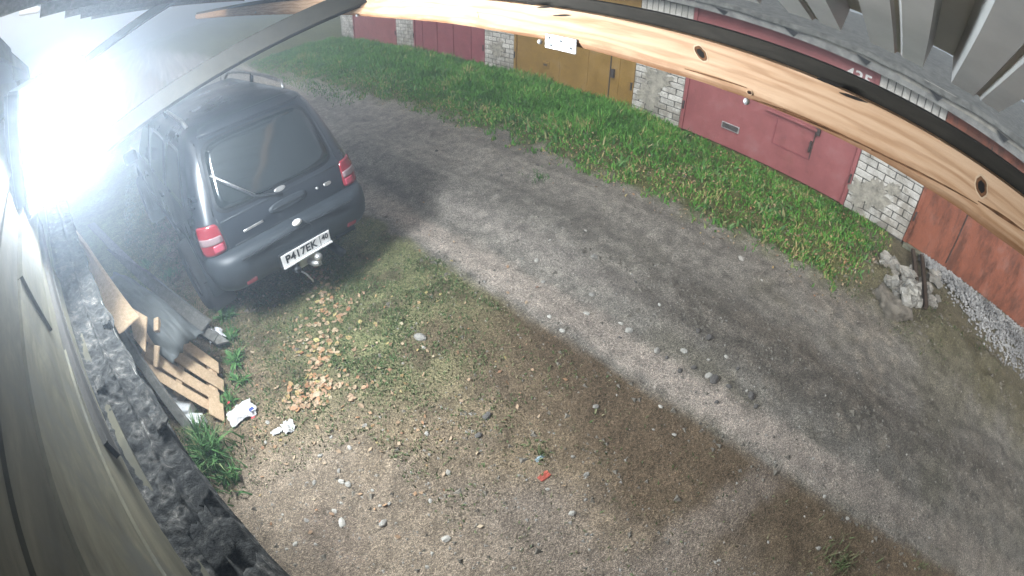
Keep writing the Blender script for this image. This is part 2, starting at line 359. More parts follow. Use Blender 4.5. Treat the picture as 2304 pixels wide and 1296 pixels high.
xs = axis(-1.6, 6.9, .06, -60, 60); ys = axis(-4.2, 9.0, .06, -60, 60)
V = []; Cc = []
for yy in ys:
    for xx in xs:
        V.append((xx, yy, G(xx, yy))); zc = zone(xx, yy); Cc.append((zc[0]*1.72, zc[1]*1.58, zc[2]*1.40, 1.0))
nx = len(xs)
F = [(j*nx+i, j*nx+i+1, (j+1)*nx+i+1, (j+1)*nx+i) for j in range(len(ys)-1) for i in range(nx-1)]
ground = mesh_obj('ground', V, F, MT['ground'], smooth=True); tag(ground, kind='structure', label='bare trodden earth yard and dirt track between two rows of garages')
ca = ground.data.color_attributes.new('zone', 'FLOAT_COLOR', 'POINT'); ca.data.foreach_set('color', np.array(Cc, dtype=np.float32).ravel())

# ------------------------------------------------------------------ garage row opposite
row = empty('garage_row', (DG, 3.5, 0)); tag(row, 'long row of white brick garages with painted metal doors across the dirt track', 'garage')
def loc(x, y, z): return (x-DG, y-3.5, z)           # children live in the row's frame
def gbox(name, x0, x1, y0, y1, z0, z1, mat, parent=row, bev=0.0):
    a = loc(x0, y0, z0); b = loc(x1, y1, z1); return box(name, a[0], b[0], a[1], b[1], a[2], b[2], mat, parent, bev)
EAVE = 2.08
PIERS = [(16.4, 15.45), (12.38, 11.42), (8.36, 7.40), (4.41, 3.45), (.52, -.52)]
bmesh_cache = {}
def brick_mesh(L, Hh, var):
    key = (round(L, 3), round(Hh, 3), var)
    if key not in bmesh_cache:
        bm = bmesh.new(); box_bm(bm, -.05, .05, -L/2, L/2, -Hh/2, Hh/2, .006)
        rr = random.Random(var)
        for v_ in bm.verts: v_.co += Vector((rr.uniform(-.003, .003), rr.uniform(-.004, .004), rr.uniform(-.003, .003)))
        m = bpy.data.meshes.new('brick'); bm.to_mesh(m); bm.free(); m.materials.append(MT['brick']); bmesh_cache[key] = m
    return bmesh_cache[key]
CH = .105
for pi, (y1, y0) in enumerate(PIERS):
    core = gbox('brick_pier', DG+.012, DG+.30, y0, y1, -.1, EAVE, MT['mortar'])
    Lb = (y1-y0)/3.5
    nrow = 17
    for r_ in range(nrow):
        z = .02+CH*(r_+.5)
        seq = [1, 1, 1, .5] if r_ % 2 else [.5, 1, 1, 1]
        y = y1
        for k in seq:
            L = Lb*k
            ob = bpy.data.objects.new('brick', brick_mesh(L-.014, CH-.013, random.randrange(4)))
            ob.parent = core; ob.location = (DG+.05+random.uniform(-.004, .004)-DG, y-L/2-3.5, z); ob.rotation_euler = (random.uniform(-.01, .01), 0, random.uniform(-.012, .012)); link(ob); y -= L
    z0 = .02+CH*nrow; ns = 9; hh = EAVE-z0-.02; w = (y1-y0)/ns
    for k in range(ns):
        ob = bpy.data.objects.new('brick', brick_mesh(w-.012, hh-.012, k % 4)); ob.parent = core; ob.location = (.05, y1-w*(k+.5)-3.5, z0+hh/2); link(ob)
# cement smears low on two piers
def smear(cy, cz, ry, rz, seed, parent=row):
    V = []; F = []; n = 60
    V.append(loc(DG-.011, cy, cz))
    for k in range(n):
        a = 2*math.pi*k/n; q = .8+.5*mnoise.noise(Vector((math.cos(a)*1.8+seed, math.sin(a)*1.8, seed)))+.35*mnoise.noise(Vector((math.cos(a)*6+seed, math.sin(a)*6, 2)))
        V.append(loc(DG-.012+.002*math.cos(k), cy+ry*q*math.cos(a), cz+rz*q*math.sin(a)))
    for k in range(n):
        V.append(loc(DG+.03, V[k+1][1]*1.0+3.5, V[k+1][2]))
    for k in range(n):
        k2 = (k+1) % n; F.append((0, 1+k2, 1+k)); F.append((1+k, 1+k2, 1+n+k2, 1+n+k))
    return mesh_obj('cement_smear', V, F, MT['plaster'], parent)
smear(.12, .42, .26, .24, 1.3); smear(.36, .30, .2, .22, 5.1); smear(-.08, .62, .14, .12, 8.8)
smear(3.95, .72, .33, .24, 3.1); smear(4.12, .38, .24, .2, 9.7); smear(3.68, 1.0, .17, .12, 4.4); smear(7.9, .5, .3, .2, 6.6)
# doors
def door(ya, yb, mat, name_label, z0=.03, z1=EAVE):
    d = gbox('garage_door', DG+.035, DG+.08, yb, ya, z0, z1, mat); tag(d, label=name_label)
    def sub(n, x0, x1, y0, y1, za, zb, m=mat, bev=.004): return gbox(n, x0, x1, y0, y1, za, zb, m, d, bev) if False else box(n, x0-DG, x1-DG, y0-3.5, y1-3.5, za, zb, m, d, bev)
    sub('door_frame', DG-.005, DG+.033, ya-.065, ya-.002, z0, z1-.01); sub('door_frame', DG-.005, DG+.033, yb+.002, yb+.065, z0, z1-.01)
    for z in (.45, 1.55):
        sub('hinge', DG-.03, DG-.006, ya-.05, ya-.02, z-.07, z+.07, MT['dark_metal']); sub('hinge', DG-.03, DG-.006, yb+.02, yb+.05, z-.07, z+.07, MT['dark_metal'])
    return d, sub
def yz(px, py): p = at(px, py, x=DG); return p.y, p.z
doors = {}
doors['brown'] = door(-.52, -3.9, MT['door_brown'], 'rust streaked brown metal door nearest the gravel')
doors['red'] = door(3.45, .52, MT['door_red'], 'brick red metal door with a grey vent and a wicket')
doors['yellow'] = door(7.40, 4.41, MT['door_yellow'], 'ochre yellow metal door behind the tall grass')
doors['wine'] = door(11.42, 8.36, MT['door_red2'], 'wine red metal door at the far end of the grass bank')
doors['far'] = door(15.45, 12.38, MT['door_red'], 'farthest red metal door')
d, sub = doors['red']
(ya, za), (yb, zb) = yz(1624, 272), yz(1660, 302)
sub('vent_frame', DG+.012, DG+.034, yb, ya, zb, za, MT['galv'])
for k in range(5):
    z = zb+.018+(za-zb-.03)*k/4.6; sub('vent_slat', DG+.004, DG+.011, yb+.015, ya-.015, z, z+.012, MT['dark_metal'], .002)
(ya, za), (yb, zb) = yz(1735, 322), yz(1818, 360)
wt = 1.35
sub('wicket_edge', DG+.024, DG+.034, yb, ya, zb-.008, zb+.008, MT['door_red2'], .002); sub('wicket_edge', DG+.024, DG+.034, yb-.008, yb+.008, zb+.009, wt, MT['dark_metal'], .002); sub('wicket_edge', DG+.024, DG+.034, ya-.008, ya+.008, zb+.009, wt, MT['door_red2'], .002)
(ya, za), (yb, zb) = yz(1725, 252), yz(1842, 296)
sub('locking_bar', DG-.02, DG+.015, yb, ya, zb-.02, zb+.02, MT['door_red'], .004); sub('bar_bracket', DG-.03, DG+.033, yb-.03, yb+.02, zb-.06, zb+.04, MT['dark_metal'], .004)
(yk, zk) = yz(1824, 325); sub('door_pull', DG-.03, DG+.02, yk-.015, yk+.015, zk-.12, zk+.05, MT['dark_metal'], .006)
d, sub = doors['yellow']
(yk, zk) = yz(1371, 160); sub('wicket_edge', DG+.02, DG+.034, yk-.01, yk+.01, .12, 1.7, MT['dark_metal'], .002)
sub('door_pull', DG-.03, DG+.02, yk-.11, yk-.05, zk-.1, zk+.06, MT['dark_metal'], .006)
(yk, zk) = yz(1226, 146); sub('vent_frame', DG+.015, DG+.034, yk-.09, yk+.09, zk-.07, zk+.07, MT['door_yellow']); sub('vent_slat', DG+.008, DG+.014, yk-.05, yk+.05, zk-.02, zk+.02, MT['dark_metal'], .002)
for k in range(3): sub('weld_seam', DG+.027, DG+.034, 4.75+k*.7-.006, 4.75+k*.7+.006, .2, 1.9, MT['door_yellow'], 0)
d, sub = doors['wine']
for k in range(4): sub('stiffener', DG+.012, DG+.034, 8.9+k*.7-.02, 8.9+k*.7+.02, .1, 1.95, MT['door_red2'])
d, sub = doors['brown']
(ya, za), (yb, zb) = yz(2128, 545), yz(2183, 582)
sub('wicket_edge', DG+.024, DG+.034, -1.31, -1.29, .1, 1.9, MT['dark_metal'], .002)
# painted number on the red door, over the beam
def text_mesh(name, body, size, mat, parent, depth=.002, space=1.0):
    cu = bpy.data.curves.new(name, 'FONT'); cu.body = body; cu.size = size; cu.extrude = depth; cu.align_x = 'CENTER'; cu.align_y = 'CENTER'; cu.space_character = space; cu.offset = size*.018
    o = bpy.data.objects.new(name, cu); COL.objects.link(o); bpy.context.view_layer.update()
    me = bpy.data.meshes.new_from_object(o.evaluated_get(bpy.context.evaluated_depsgraph_get())); bpy.data.objects.remove(o)
    me.materials.clear(); me.materials.append(mat); r = bpy.data.objects.new(name, me); r.parent = parent; return link(r)
(ya, za), (yb, zb) = yz(1893, 148), yz(1976, 172)
n = text_mesh('painted_number', '435', .30, MT['paint_white'], doors['red'][0]); n.location = (.031, (ya+yb)/2-3.5, za-.065); n.rotation_euler = (R(90), 0, R(-90)); n.scale = (.92, .8, 1)
# plinth under the brown door, lintels, fascia, roof
gbox('plinth', DG-.10, DG+.28, -3.9, -.55, -.3, .025, MT['concrete_g'])
for k, y in enumerate(np.arange(-4.0, 17.4, 1.07)):
    p = gbox('fascia_flashing', DG-.16, DG-.150, y+.01, y+1.09, EAVE-.005, EAVE+.10, MT['flash']); p.rotation_euler = (R(.9), 0, R(.35))
gbox('roof_slab', DG-.14, DG+6.0, -4.2, 17.4, EAVE+.02, EAVE+.16, MT['concrete'])
for k, y in enumerate(np.arange(-3.6, 17.0, 1.07)):
    tri = [loc(DG-.165, y, EAVE+.055), loc(DG-.165, y+.22, EAVE+.075), loc(DG-.165, y+.06, EAVE-.02), loc(DG-.162, y, EAVE+.055), loc(DG-.162, y+.22, EAVE+.075), loc(DG-.162, y+.06, EAVE-.02)]
    mesh_obj('gap_patch', tri, [(0, 1, 2), (5, 4, 3), (0, 3, 4, 1), (1, 4, 5, 2), (2, 5, 3, 0)], MT['trim'], row)  # solid dark triangle in place of the shaded gap between flashings
V = []; F = []; ny = 160; nxr = 24
for j in range(ny+1):
    for i in range(nxr+1):
        y = -4.2+21.6*j/ny; q = (i/nxr)**1.6; x = DG-.19+6.2*q
        V.append(loc(x, y, EAVE+.165+.105*6.2*q+.03*fbm(x, y, 1.6, 3)-(.07 if i == 0 else 0)))
for j in range(ny):
    for i in range(nxr): F.append((j*(nxr+1)+i, j*(nxr+1)+i+1, (j+1)*(nxr+1)+i+1, (j+1)*(nxr+1)+i))
mesh_obj('roofing_felt', V, F, MT['felt_roof'], row, True)
gbox('back_wall', DG+5.6, DG+5.8, -4.1, 17.3, -.1, EAVE, MT['concrete']); gbox('side_wall', DG+.31, DG+5.6, -4.1, -3.95, -.1, EAVE, MT['concrete']); gbox('side_wall', DG+.31, DG+5.6, 17.1, 17.3, -.1, EAVE, MT['concrete'])

# ------------------------------------------------------------------ our side: canopy, beam, struts
BX = 1.35; BL, BT = CAM_H-.24*BX, CAM_H-.136*BX
canopy = empty('canopy_roof', (BX, 2, 2.4)); tag(canopy, 'canopy of profiled light grey metal sheet hanging over the upper right', 'canopy')
SL = .24
def sheet_z(x): return CAM_H-.028+SL*(1.6-x)
PITCH = .291
def profile():   # y offset, height across one pitch, seen from below: wide low flat with a bead, narrow raised rib
    return [(0.0, 0.0), (.012, .085), (.085, .085), (.105, 0.0), (.178, 0.0), (.188, .010), (.198, .010), (.206, 0.0)]
y_tip0 = -.005                                             # right hand corner of one flat
Ys = []; 
for k in range(-14, 30):
    y_base = y_tip0-PITCH*0+k*PITCH
    for dy, h in profile(): Ys.append((y_base-.0+ -dy*1.0, h)) if False else Ys.append((y_base+dy-.105, h))
Ys.sort(key=lambda q: q[0])
V = []; F = []
Xs = [-.95, -.3, .4, 1.0, 1.6]
for (y, h) in Ys:
    for x in Xs: V.append((x-BX, y-2, sheet_z(x)+h-2.4))
for (y, h) in Ys:
    for x in Xs: V.append((x-BX, y-2, sheet_z(x)+h+.0035-2.4))
nX = len(Xs); nY = len(Ys); o2 = nX*nY
for j in range(nY-1):
    for i in range(nX-1):
        a = j*nX+i; F.append((a, a+1, a+nX+1, a+nX)); F.append((o2+a+nX, o2+a+nX+1, o2+a+1, o2+a))
    a = j*nX+nX-1; F.append((a, o2+a, o2+a+nX, a+nX)); a = j*nX; F.append((a+nX, o2+a+nX, o2+a, a))
mesh_obj('profiled_sheet', V, F, MT['sheet'], canopy)
for y in np.arange(-3.6, 8.4, 1.2):
    y += .35
    a = Vector((-.9, y, sheet_z(-.9)-.055)); b = Vector((1.5, y, sheet_z(1.5)-.055))
    if abs(y-.0) < .5 or y > .2 and y < 2: continue
    bar('rafter', a-Vector((BX, 2, 2.4)), b-Vector((BX, 2, 2.4)), .05, .10, MT['old_wood'], canopy)

beam = empty('pine_beam', (BX, 2, BL)); tag(beam, 'long new pine board spanning the top of the view, glaring white at its left', 'beam')
V = []; F = []; nb = 260
for j in range(nb+1):
    y = -3.0+17.5*j/nb
    wav = .006*mnoise.noise(Vector((y*1.7, 0, 0)))+.004*mnoise.noise(Vector((y*7, 3, 0)))
    ch = .012+.010*mnoise.noise(Vector((y*2.3, 8, 0)))
    V += [(0, y-2, (BT-BL)), (0, y-2, .055), (.004, y-2, .012+wav+ch*.6), (.018, y-2, wav), (.05, y-2, wav*.5), (.05, y-2, (BT-BL))]
for j in range(nb):
    for k in range(6):
        a = j*6+k; b = j*6+(k+1) % 6; F.append((a, a+6, b+6, b))
F += [(5, 4, 3, 2, 1, 0), tuple(nb*6+k for k in range(6))]
board = mesh_obj('board', V, F, MT['pine'], beam)
def bpt(px, py, off=-.002):
    p = at(px, py, x=BX+off); return Vector((p.x-BX, p.y-2, p.z-BL))
def knot(px, py, rw, rh, rot):
    c = bpt(px, py, -.001); n = 40
    for nm, s, off, m in (('knot', 1.22, -.0008, 'knotrim'), ('knot_heart', 1.0, -.0016, 'bark'), ('knot_hole', .62, -.0022, 'black')):
        V = [(off, c.y, c.z)]
        for k in range(n):
            a = 2*math.pi*k/n; q = 1+.13*mnoise.noise(Vector((math.cos(a)*2+px, math.sin(a)*2, 0)))
            yy, zz = rw*s*q*math.cos(a), rh*s*q*math.sin(a)
            V.append((off, c.y+yy*math.cos(rot)-zz*math.sin(rot), c.z+yy*math.sin(rot)+zz*math.cos(rot)))
        V2 = [(.003, v_[1], v_[2]) for v_ in V[1:]]
        mesh_obj(nm, V+V2, [(0, 1+(k+1) % n, 1+k) for k in range(n)]+[(1+k, 1+(k+1) % n, 1+n+(k+1) % n, 1+n+k) for k in range(n)], MT[m], beam)
knot(1577, 120, .027, .015, R(40)); knot(2208, 420, .027, .018, R(55)); knot(1686, 208, .008, .006, 0)
def crack(px0, py0, px1, py1, w, m='black'):
    a, b = bpt(px0, py0, -.001), bpt(px1, py1, -.001)
    V = []; n = 7
    for k in range(n+1):
        q = k/n; p = a.lerp(b, q); hw = w*(.35+math.sin(math.pi*q))*.6*(1+.4*mnoise.noise(Vector((px0+q*9, 0, 0))))
        V += [(-.0012, p.y, p.z+hw), (-.0012, p.y, p.z-hw), (.004, p.y, p.z+hw), (.004, p.y, p.z-hw)]
    F = []
    for k in range(n):
        i = 4*k; F += [(i, i+4, i+5, i+1), (i, i+2, i+6, i+4), (i+1, i+5, i+7, i+3)]
    mesh_obj('crack', V, F, MT[m], beam)
crack(1838, 176, 1895, 195, .007); crack(1888, 208, 1952, 231, .006); crack(1176, 9, 1212, 8, .005); crack(1208, 17, 1247, 15, .005); crack(1244, 35, 1286, 34, .005); crack(1074, 26, 1077, 40, .004)
crack(1700, 226, 1900, 306, .004, 'bark'); crack(1745, 245, 1990, 350, .003, 'bark'); crack(1540, 155, 1680, 198, .003, 'bark'); crack(1960, 338, 2200, 460, .003, 'bark'); crack(2200, 452, 2304, 520, .006, 'bark')
# hardware under the beam
pl = bpt(1262, 104, -.006)
box('perforated_bracket', -.006, -.002, pl.y-.075, pl.y+.085, pl.z-.02, pl.z+.04, MT['galv'], beam, .002)
for dy, dz in ((-.05, .0), (.0, .02), (.05, -.005), (.06, .025)): box('bracket_hole', -.0068, -.0062, pl.y+dy-.006, pl.y+dy+.006, pl.z+dz-.005, pl.z+dz+.005, MT['trim'], beam)
for px, py in ((1215, 96), (1679, 231), (803, 36), (575, 28)):
    p = bpt(px, py, -.005); bm = bmesh.new(); bmesh.ops.create_uvsphere(bm, u_segments=10, v_segments=6, radius=.011); bmesh.ops.translate(bm, vec=(p.x, p.y, p.z+.004), verts=bm.verts); bm_obj('resin_drop', bm, MT['galv'], beam, True)
# dark old timber behind the pine board
o = box('backing_timber', BX+.054, BX+.11, -3.1, 14.6, BL+.01, CAM_H-.098*(BX+.054), MT['dark_wood']); tag(o, 'dark old timber fixed behind the pine board, its top edge showing', 'timber')

# struts from the wall to the beam
strut_g = 'grey struts between wall and canopy beam'
def strut(top_px, bot_px, y_top, y_bot, wdt, label, ext=.9):
    a = at(*top_px, y=y_top); b = at(*bot_px, y=y_bot); dv = (b-a)
    o = bar('strut', a-dv*.25, a+dv*(1+ext), wdt, wdt*.95, MT['post'], up=(0, -1, .35)); tag(o, label, 'strut', strut_g); return o
strut((785, 3), (297, 276), 2.95, 3.2, .115, 'near grey diagonal strut crossing above the car roof', .55)
strut((375, 8), (205, 128), 7.3, 7.55, .11, 'farther grey diagonal strut behind the floodlight glare', .4)

# ------------------------------------------------------------------ our side: plank wall, ledge
WD = Vector((-.243, .970, 0)).normalized(); WNRM = Vector((WD.y, -WD.x, 0)); WP = Vector((-.469, .609, 0))
def wpt(s, off, z): return WP+WD*(s-WP.dot(WD)*0)+WNRM*off+Vector((0, 0, z))
wall = empty('plank_wall', tuple(wpt(4, 0, 0))); tag(wall, 'weathered olive plank wall filling the left edge', 'wall')
wall.rotation_euler = (0, 0, math.atan2(WD.y, WD.x))
zs = [0, .24, .5, .74, .98, 1.22, 1.44, 1.66, 1.80, 2.03, 2.17, 2.42, 2.62, 2.80, 3.0]
for k in range(len(zs)-1):
    z0, z1 = zs[k], zs[k+1]; prd = -.012+.014*((k*7) % 3); cut = [-7.0, -3.25+.6*((k*5) % 4), .9+.4*((k*3) % 3), 10.0]
    for c0, c1 in zip(cut[:-1], cut[1:]):
        o = box('board', c0+.003, c1-.003, -.01-prd, .02, z0+.012, z1-.012, MT['olive_wood'], wall, .0); o.rotation_euler = (random.uniform(-.02, .02), 0, 0)
box('batten_backing', -7.0, 10.0, .028, .055, 0, 3.0, MT['dark_wood'], wall)
o = bar('dark_batten', tuple(wpt(.42, .015, 1.565)), tuple(wpt(2.3, .015, 1.74)), .03, .075, MT['dark_wood']); tag(o, 'dark loose batten nailed along the plank wall with a square cut end', 'batten')
# tar felt covered ledge
LZ = 1.43
V = []; F = []; nl = 520; nw = 44
for j in range(nl+1):
    s = -1.2+5.0*j/nl
    for i in range(nw+1):
        q = i/nw; off = -.01+.225*q*(1+.03*fbm(s, 0, 2.0, 4))
        z = LZ-.03*q
        if q > .96: z -= .05+.03*mnoise.noise(Vector((s*5, 0, 3)))
        rip = .022*mnoise.noise(Vector((s*2.4, off*9, 0)))+.016*abs(mnoise.noise(Vector((s*10, off*16, 5))))+.010*abs(mnoise.noise(Vector((s*22, off*30, 2))))+.006*mnoise.noise(Vector((s*50, off*55, 2)))
        ridge = .020*math.exp(-((q-.60-.03*math.sin(s*3))/.035)**2)+.016*math.exp(-((q-.07)/.05)**2)
        edge = .018*mnoise.noise(Vector((s*6, 7, 0))) if q > .9 else 0
        p = wpt(s, off+edge, z+rip+ridge); V.append(p)
for j in range(nl):
    for i in range(nw): a = j*(nw+1)+i; F.append((a, a+nw+1, a+nw+2, a+1))
ledge = empty('felted_ledge', tuple(wpt(1.5, .1, LZ-.1))); tag(ledge, 'narrow ledge covered with torn wrinkled grey roofing felt below the plank wall', 'ledge')
lo_ = ledge.location
felt = mesh_obj('torn_felt', [tuple(Vector(v_)-lo_) for v_ in V], F, MT['tar'], ledge, True)
pts = [Vector(v_)-lo_ for v_ in V]
bar('ledge_board', wpt(-1.2, .10, LZ-.085)-lo_, wpt(3.78, .10, LZ-.085)-lo_, .20, .045, MT['old_wood'], ledge)
# turned up felt scraps
for k, (s, off, sz) in enumerate(((.05, .12, .10), (.22, .17, .08), (-.18, .14, .12), (.55, .2, .06), (.9, .05, .05), (1.3, .19, .05), (-.35, .2, .09))):
    V = []; F = []; n = 7
    for j in range(n+1):
        for i in range(n+1):
            u, v_ = i/n-.5, j/n-.5
            p = wpt(s+u*sz*1.6, off+v_*sz, LZ-.03*off/.225+.022+.05*sz*10*max(0, v_+.2)**2*(.6+.8*mnoise.noise(Vector((u*4+k, v_*4, 0))))+.012*mnoise.noise(Vector((u*9, v_*9, k))))
            if max(abs(u), abs(v_)) > .45: p += WD*.02*mnoise.noise(Vector((u*7+k, v_*7, 1)))
            V.append(p-lo_)
    for j in range(n):
        for i in range(n): a = j*(n+1)+i; F.append((a, a+1, a+n+2, a+n+1))
    o = mesh_obj('felt_scrap', V, F, MT['tar'], ledge, True); sm = o.modifiers.new('thick', 'SOLIDIFY'); sm.thickness = .004

o = slab('white_board', at(43, 15, y=5.2), at(104, 2, y=5.2), at(86, 27, y=5.1), at(42, 34, y=5.1), .02, MT['paint_white']); tag(o, 'small bright white board hung under the eave in the top left corner', 'board')
# ------------------------------------------------------------------ floodlight
LP = Vector(ray(126, 292)*2.5)+Vector((0, 0, CAM_H))
lamp = empty('floodlight', tuple(LP)); tag(lamp, 'blazing white floodlight on the plank wall washing out the left of the picture', 'floodlight')
LN = Vector((.85, -.36, -.30)).normalized()
lamp.rotation_euler = LN.to_track_quat('Z', 'Y').to_euler()
box('housing', -.33, .33, -.29, .29, -.09, -.004, MT['lampbody'], lamp, .012)
box('led_panel', -.305, .305, -.265, .265, -.003, .002, MT['led'], lamp)
for x in np.linspace(-.3, .3, 13): box('cooling_fin', x-.004, x+.004, -.27, .27, -.125, -.091, MT['lampbody'], lamp)
bw = Vector(wpt((LP-WP).dot(WD), 0, LP.z)); inv = lamp.rotation_euler.to_matrix().inverted()
tube('bracket_arm', [Vector((0, 0, -.1)), inv @ (bw-LP)], .018, MT['lampbody'], lamp)

# ------------------------------------------------------------------ the car
CX, CY, CHD = .69, 3.12, R(99.5)
car = empty('parked_car', (CX, CY, 0), CHD-R(90)); tag(car, 'dark navy off-road car parked with its back to the view, roof rails and tow bar', 'car')
SLC = [  # z, half width, rear y, front y, corner radius
    (.40, .64, .22, 3.98, .16), (.47, .69, .12, 4.10, .135), (.60, .725, .085, 4.16, .135), (.74, .73, .085, 4.16, .135), (.90, .72, .11, 4.10, .135),
    (.99, .705, .14, 3.95, .135), (1.04, .69, .165, 3.10, .135), (1.18, .655, .235, 2.92, .135), (1.34, .61, .325, 2.70, .135), (1.48, .56, .41, 2.50, .135),
    (1.555, .52, .475, 2.38, .135), (1.595, .46, .56, 2.26, .135), (1.612, .37, .72, 2.10, .15)]
def sl(z):
    if z <= SLC[0][0]: return SLC[0][1:]
    for a, b in zip(SLC[:-1], SLC[1:]):
        if z <= b[0]:
            f = (z-a[0])/(b[0]-a[0]); return tuple(p+(q-p)*f for p, q in zip(a[1:], b[1:]))
    return SLC[-1][1:]
def surf(t, z):
    """point on the rear/side skin: t = distance round the plan outline from the middle of the rear"""
    hw, yr, yf, rc = sl(z); s = 1 if t >= 0 else -1; a = abs(t); st = hw-rc
    if a <= st: x, y = a, yr
    elif a <= st+rc*math.pi/2:
        th = (a-st)/rc; x, y = st+rc*math.sin(th), yr+rc*(1-math.cos(th))
    else: x, y = hw, yr+rc+(a-st-rc*math.pi/2)
    y += .045*(min(x, hw)/max(hw, .01))**2*max(0, 1-(y-yr)/.6)
    return Vector((s*x, y, z))
def tside(y, z):
    hw, yr, yf, rc = sl(z); return hw-rc+rc*math.pi/2+(y-yr-rc)
def outline(z):
    hw, yr, yf, rc = sl(z); P = []
    tm = tside(yf-rc, z)
    st = hw-rc
    half = [surf(st*k/7, z) for k in range(8)]+[surf(st+rc*math.pi/2*k/6, z) for k in range(1, 7)]
    t0 = st+rc*math.pi/2; half += [surf(t0+(tm-t0)*k/24, z) for k in range(1, 25)]
    yb = half[-1].y
    half += [Vector((hw-rc+rc*math.cos(a), yb+rc*math.sin(a), z)) for a in [math.pi/2*k/6 for k in range(1, 7)]]
    half += [Vector((st*(1-k/5), yb+rc, z)) for k in range(1, 6)]
    return half+[Vector((-p.x, p.y, p.z)) for p in half[1:-1][::-1]]
zz = [.40, .44, .47, .52, .58, .66, .74, .82, .90, .95, .99, 1.015, 1.04, 1.11, 1.18, 1.26, 1.34, 1.41, 1.48, 1.52, 1.555, 1.578, 1.595, 1.605, 1.612]
bm = bmesh.new(); rings = [[bm.verts.new(p) for p in outline(z)] for z in zz]
nO = len(rings[0])
for a, b in zip(rings[:-1], rings[1:]):
    for k in range(nO): bm.faces.new((a[k], a[(k+1) % nO], b[(k+1) % nO], b[k]))
top = bm.verts.new((0, 1.4, 1.635))
for k in range(nO): bm.faces.new((rings[-1][k], rings[-1][(k+1) % nO], top))
bm.faces.new(rings[0][::-1])
body = bm_obj('body', bm, MT['carpaint'], car, True)
WHY = (.84, 3.30); WR = .335
cut = bmesh.new()
for wy in WHY:
    for s in (-1, 1):
        r_ = bmesh.ops.create_cone(cut, cap_ends=True, segments=40, radius1=.40, radius2=.40, depth=.5, matrix=Matrix.Translation((s*.72, wy, .40)) @ Matrix.Rotation(R(90), 4, 'Y'))
cuto = bm_obj('cut', cut, MT['trim'], car)
md = body.modifiers.new('b', 'BOOLEAN'); md.object = cuto; md.operation = 'DIFFERENCE'; md.solver = 'EXACT'
bpy.context.view_layer.update()
nm = bpy.data.meshes.new_from_object(body.evaluated_get(bpy.context.evaluated_depsgraph_get())); body.modifiers.clear(); body.data = nm
bpy.data.objects.remove(cuto)
try:
    nm.set_sharp_from_angle(angle=R(38))
except Exception: pass
def patch(name, corners, mat, parent=car, e=.006, n=14, rnd=6.0, depth=.02, fn=surf):
    """skin-following panel; corners = (t,z) bottom-left, bottom-right, top-right, top-left"""
    c = [Vector(q) for q in corners]; V = []; F = []
    def P(u, v_, d):
        # square to rounded square
        m = max(abs(u), abs(v_)); q = (abs(u)**rnd+abs(v_)**rnd)**(1/rnd) if m > 0 else 1
        k = m/q if q > 0 else 1; u2, v2 = u*k, v_*k
        a, b = (u2+1)/2, (v2+1)/2
        tz = c[0]*(1-a)*(1-b)+c[1]*a*(1-b)+c[2]*a*b+c[3]*(1-a)*b
        p = fn(tz.x, tz.y); pu = fn(tz.x+.004, tz.y)-p; pv = fn(tz.x, tz.y+.004)-p
        nn = pu.cross(pv); nn.normalize()
        cen = Vector((0, 1.8, .9))
        if nn.dot(p-cen) < 0: nn = -nn
        return p+nn*d
    for j in range(n+1):
        for i in range(n+1): V.append(P(i/n*2-1, j/n*2-1, e))
    for j in range(n):
        for i in range(n): a = j*(n+1)+i; F.append((a, a+1, a+n+2, a+n+1))
    rim = [i for i in range(n+1)]+[j*(n+1)+n for j in range(1, n+1)]+[n*(n+1)+i for i in range(n-1, -1, -1)]+[j*(n+1) for j in range(n-1, 0, -1)]
    base = len(V)
    def uv(ix): return (ix % (n+1))/n*2-1, (ix//(n+1))/n*2-1
    for ix in rim: V.append(P(*uv(ix), e-depth))
    for k in range(len(rim)):
        k2 = (k+1) % len(rim); F.append((rim[k2], rim[k], base+k, base+k2))
    bm = bmesh.new(); vs = [bm.verts.new(v_) for v_ in V]
    for f in F: bm.faces.new([vs[i] for i in f])
    return bm_obj(name, bm, mat, parent, True)
# tailgate glass and frame
patch('window_seal', [(-.535, 1.015), (.535, 1.015), (.455, 1.515), (-.455, 1.515)], MT['trim'], e=.003, rnd=7)
rg = patch('rear_window', [(-.51, 1.035), (.51, 1.035), (.43, 1.495), (-.43, 1.495)], MT['glass'], e=.008, rnd=7)
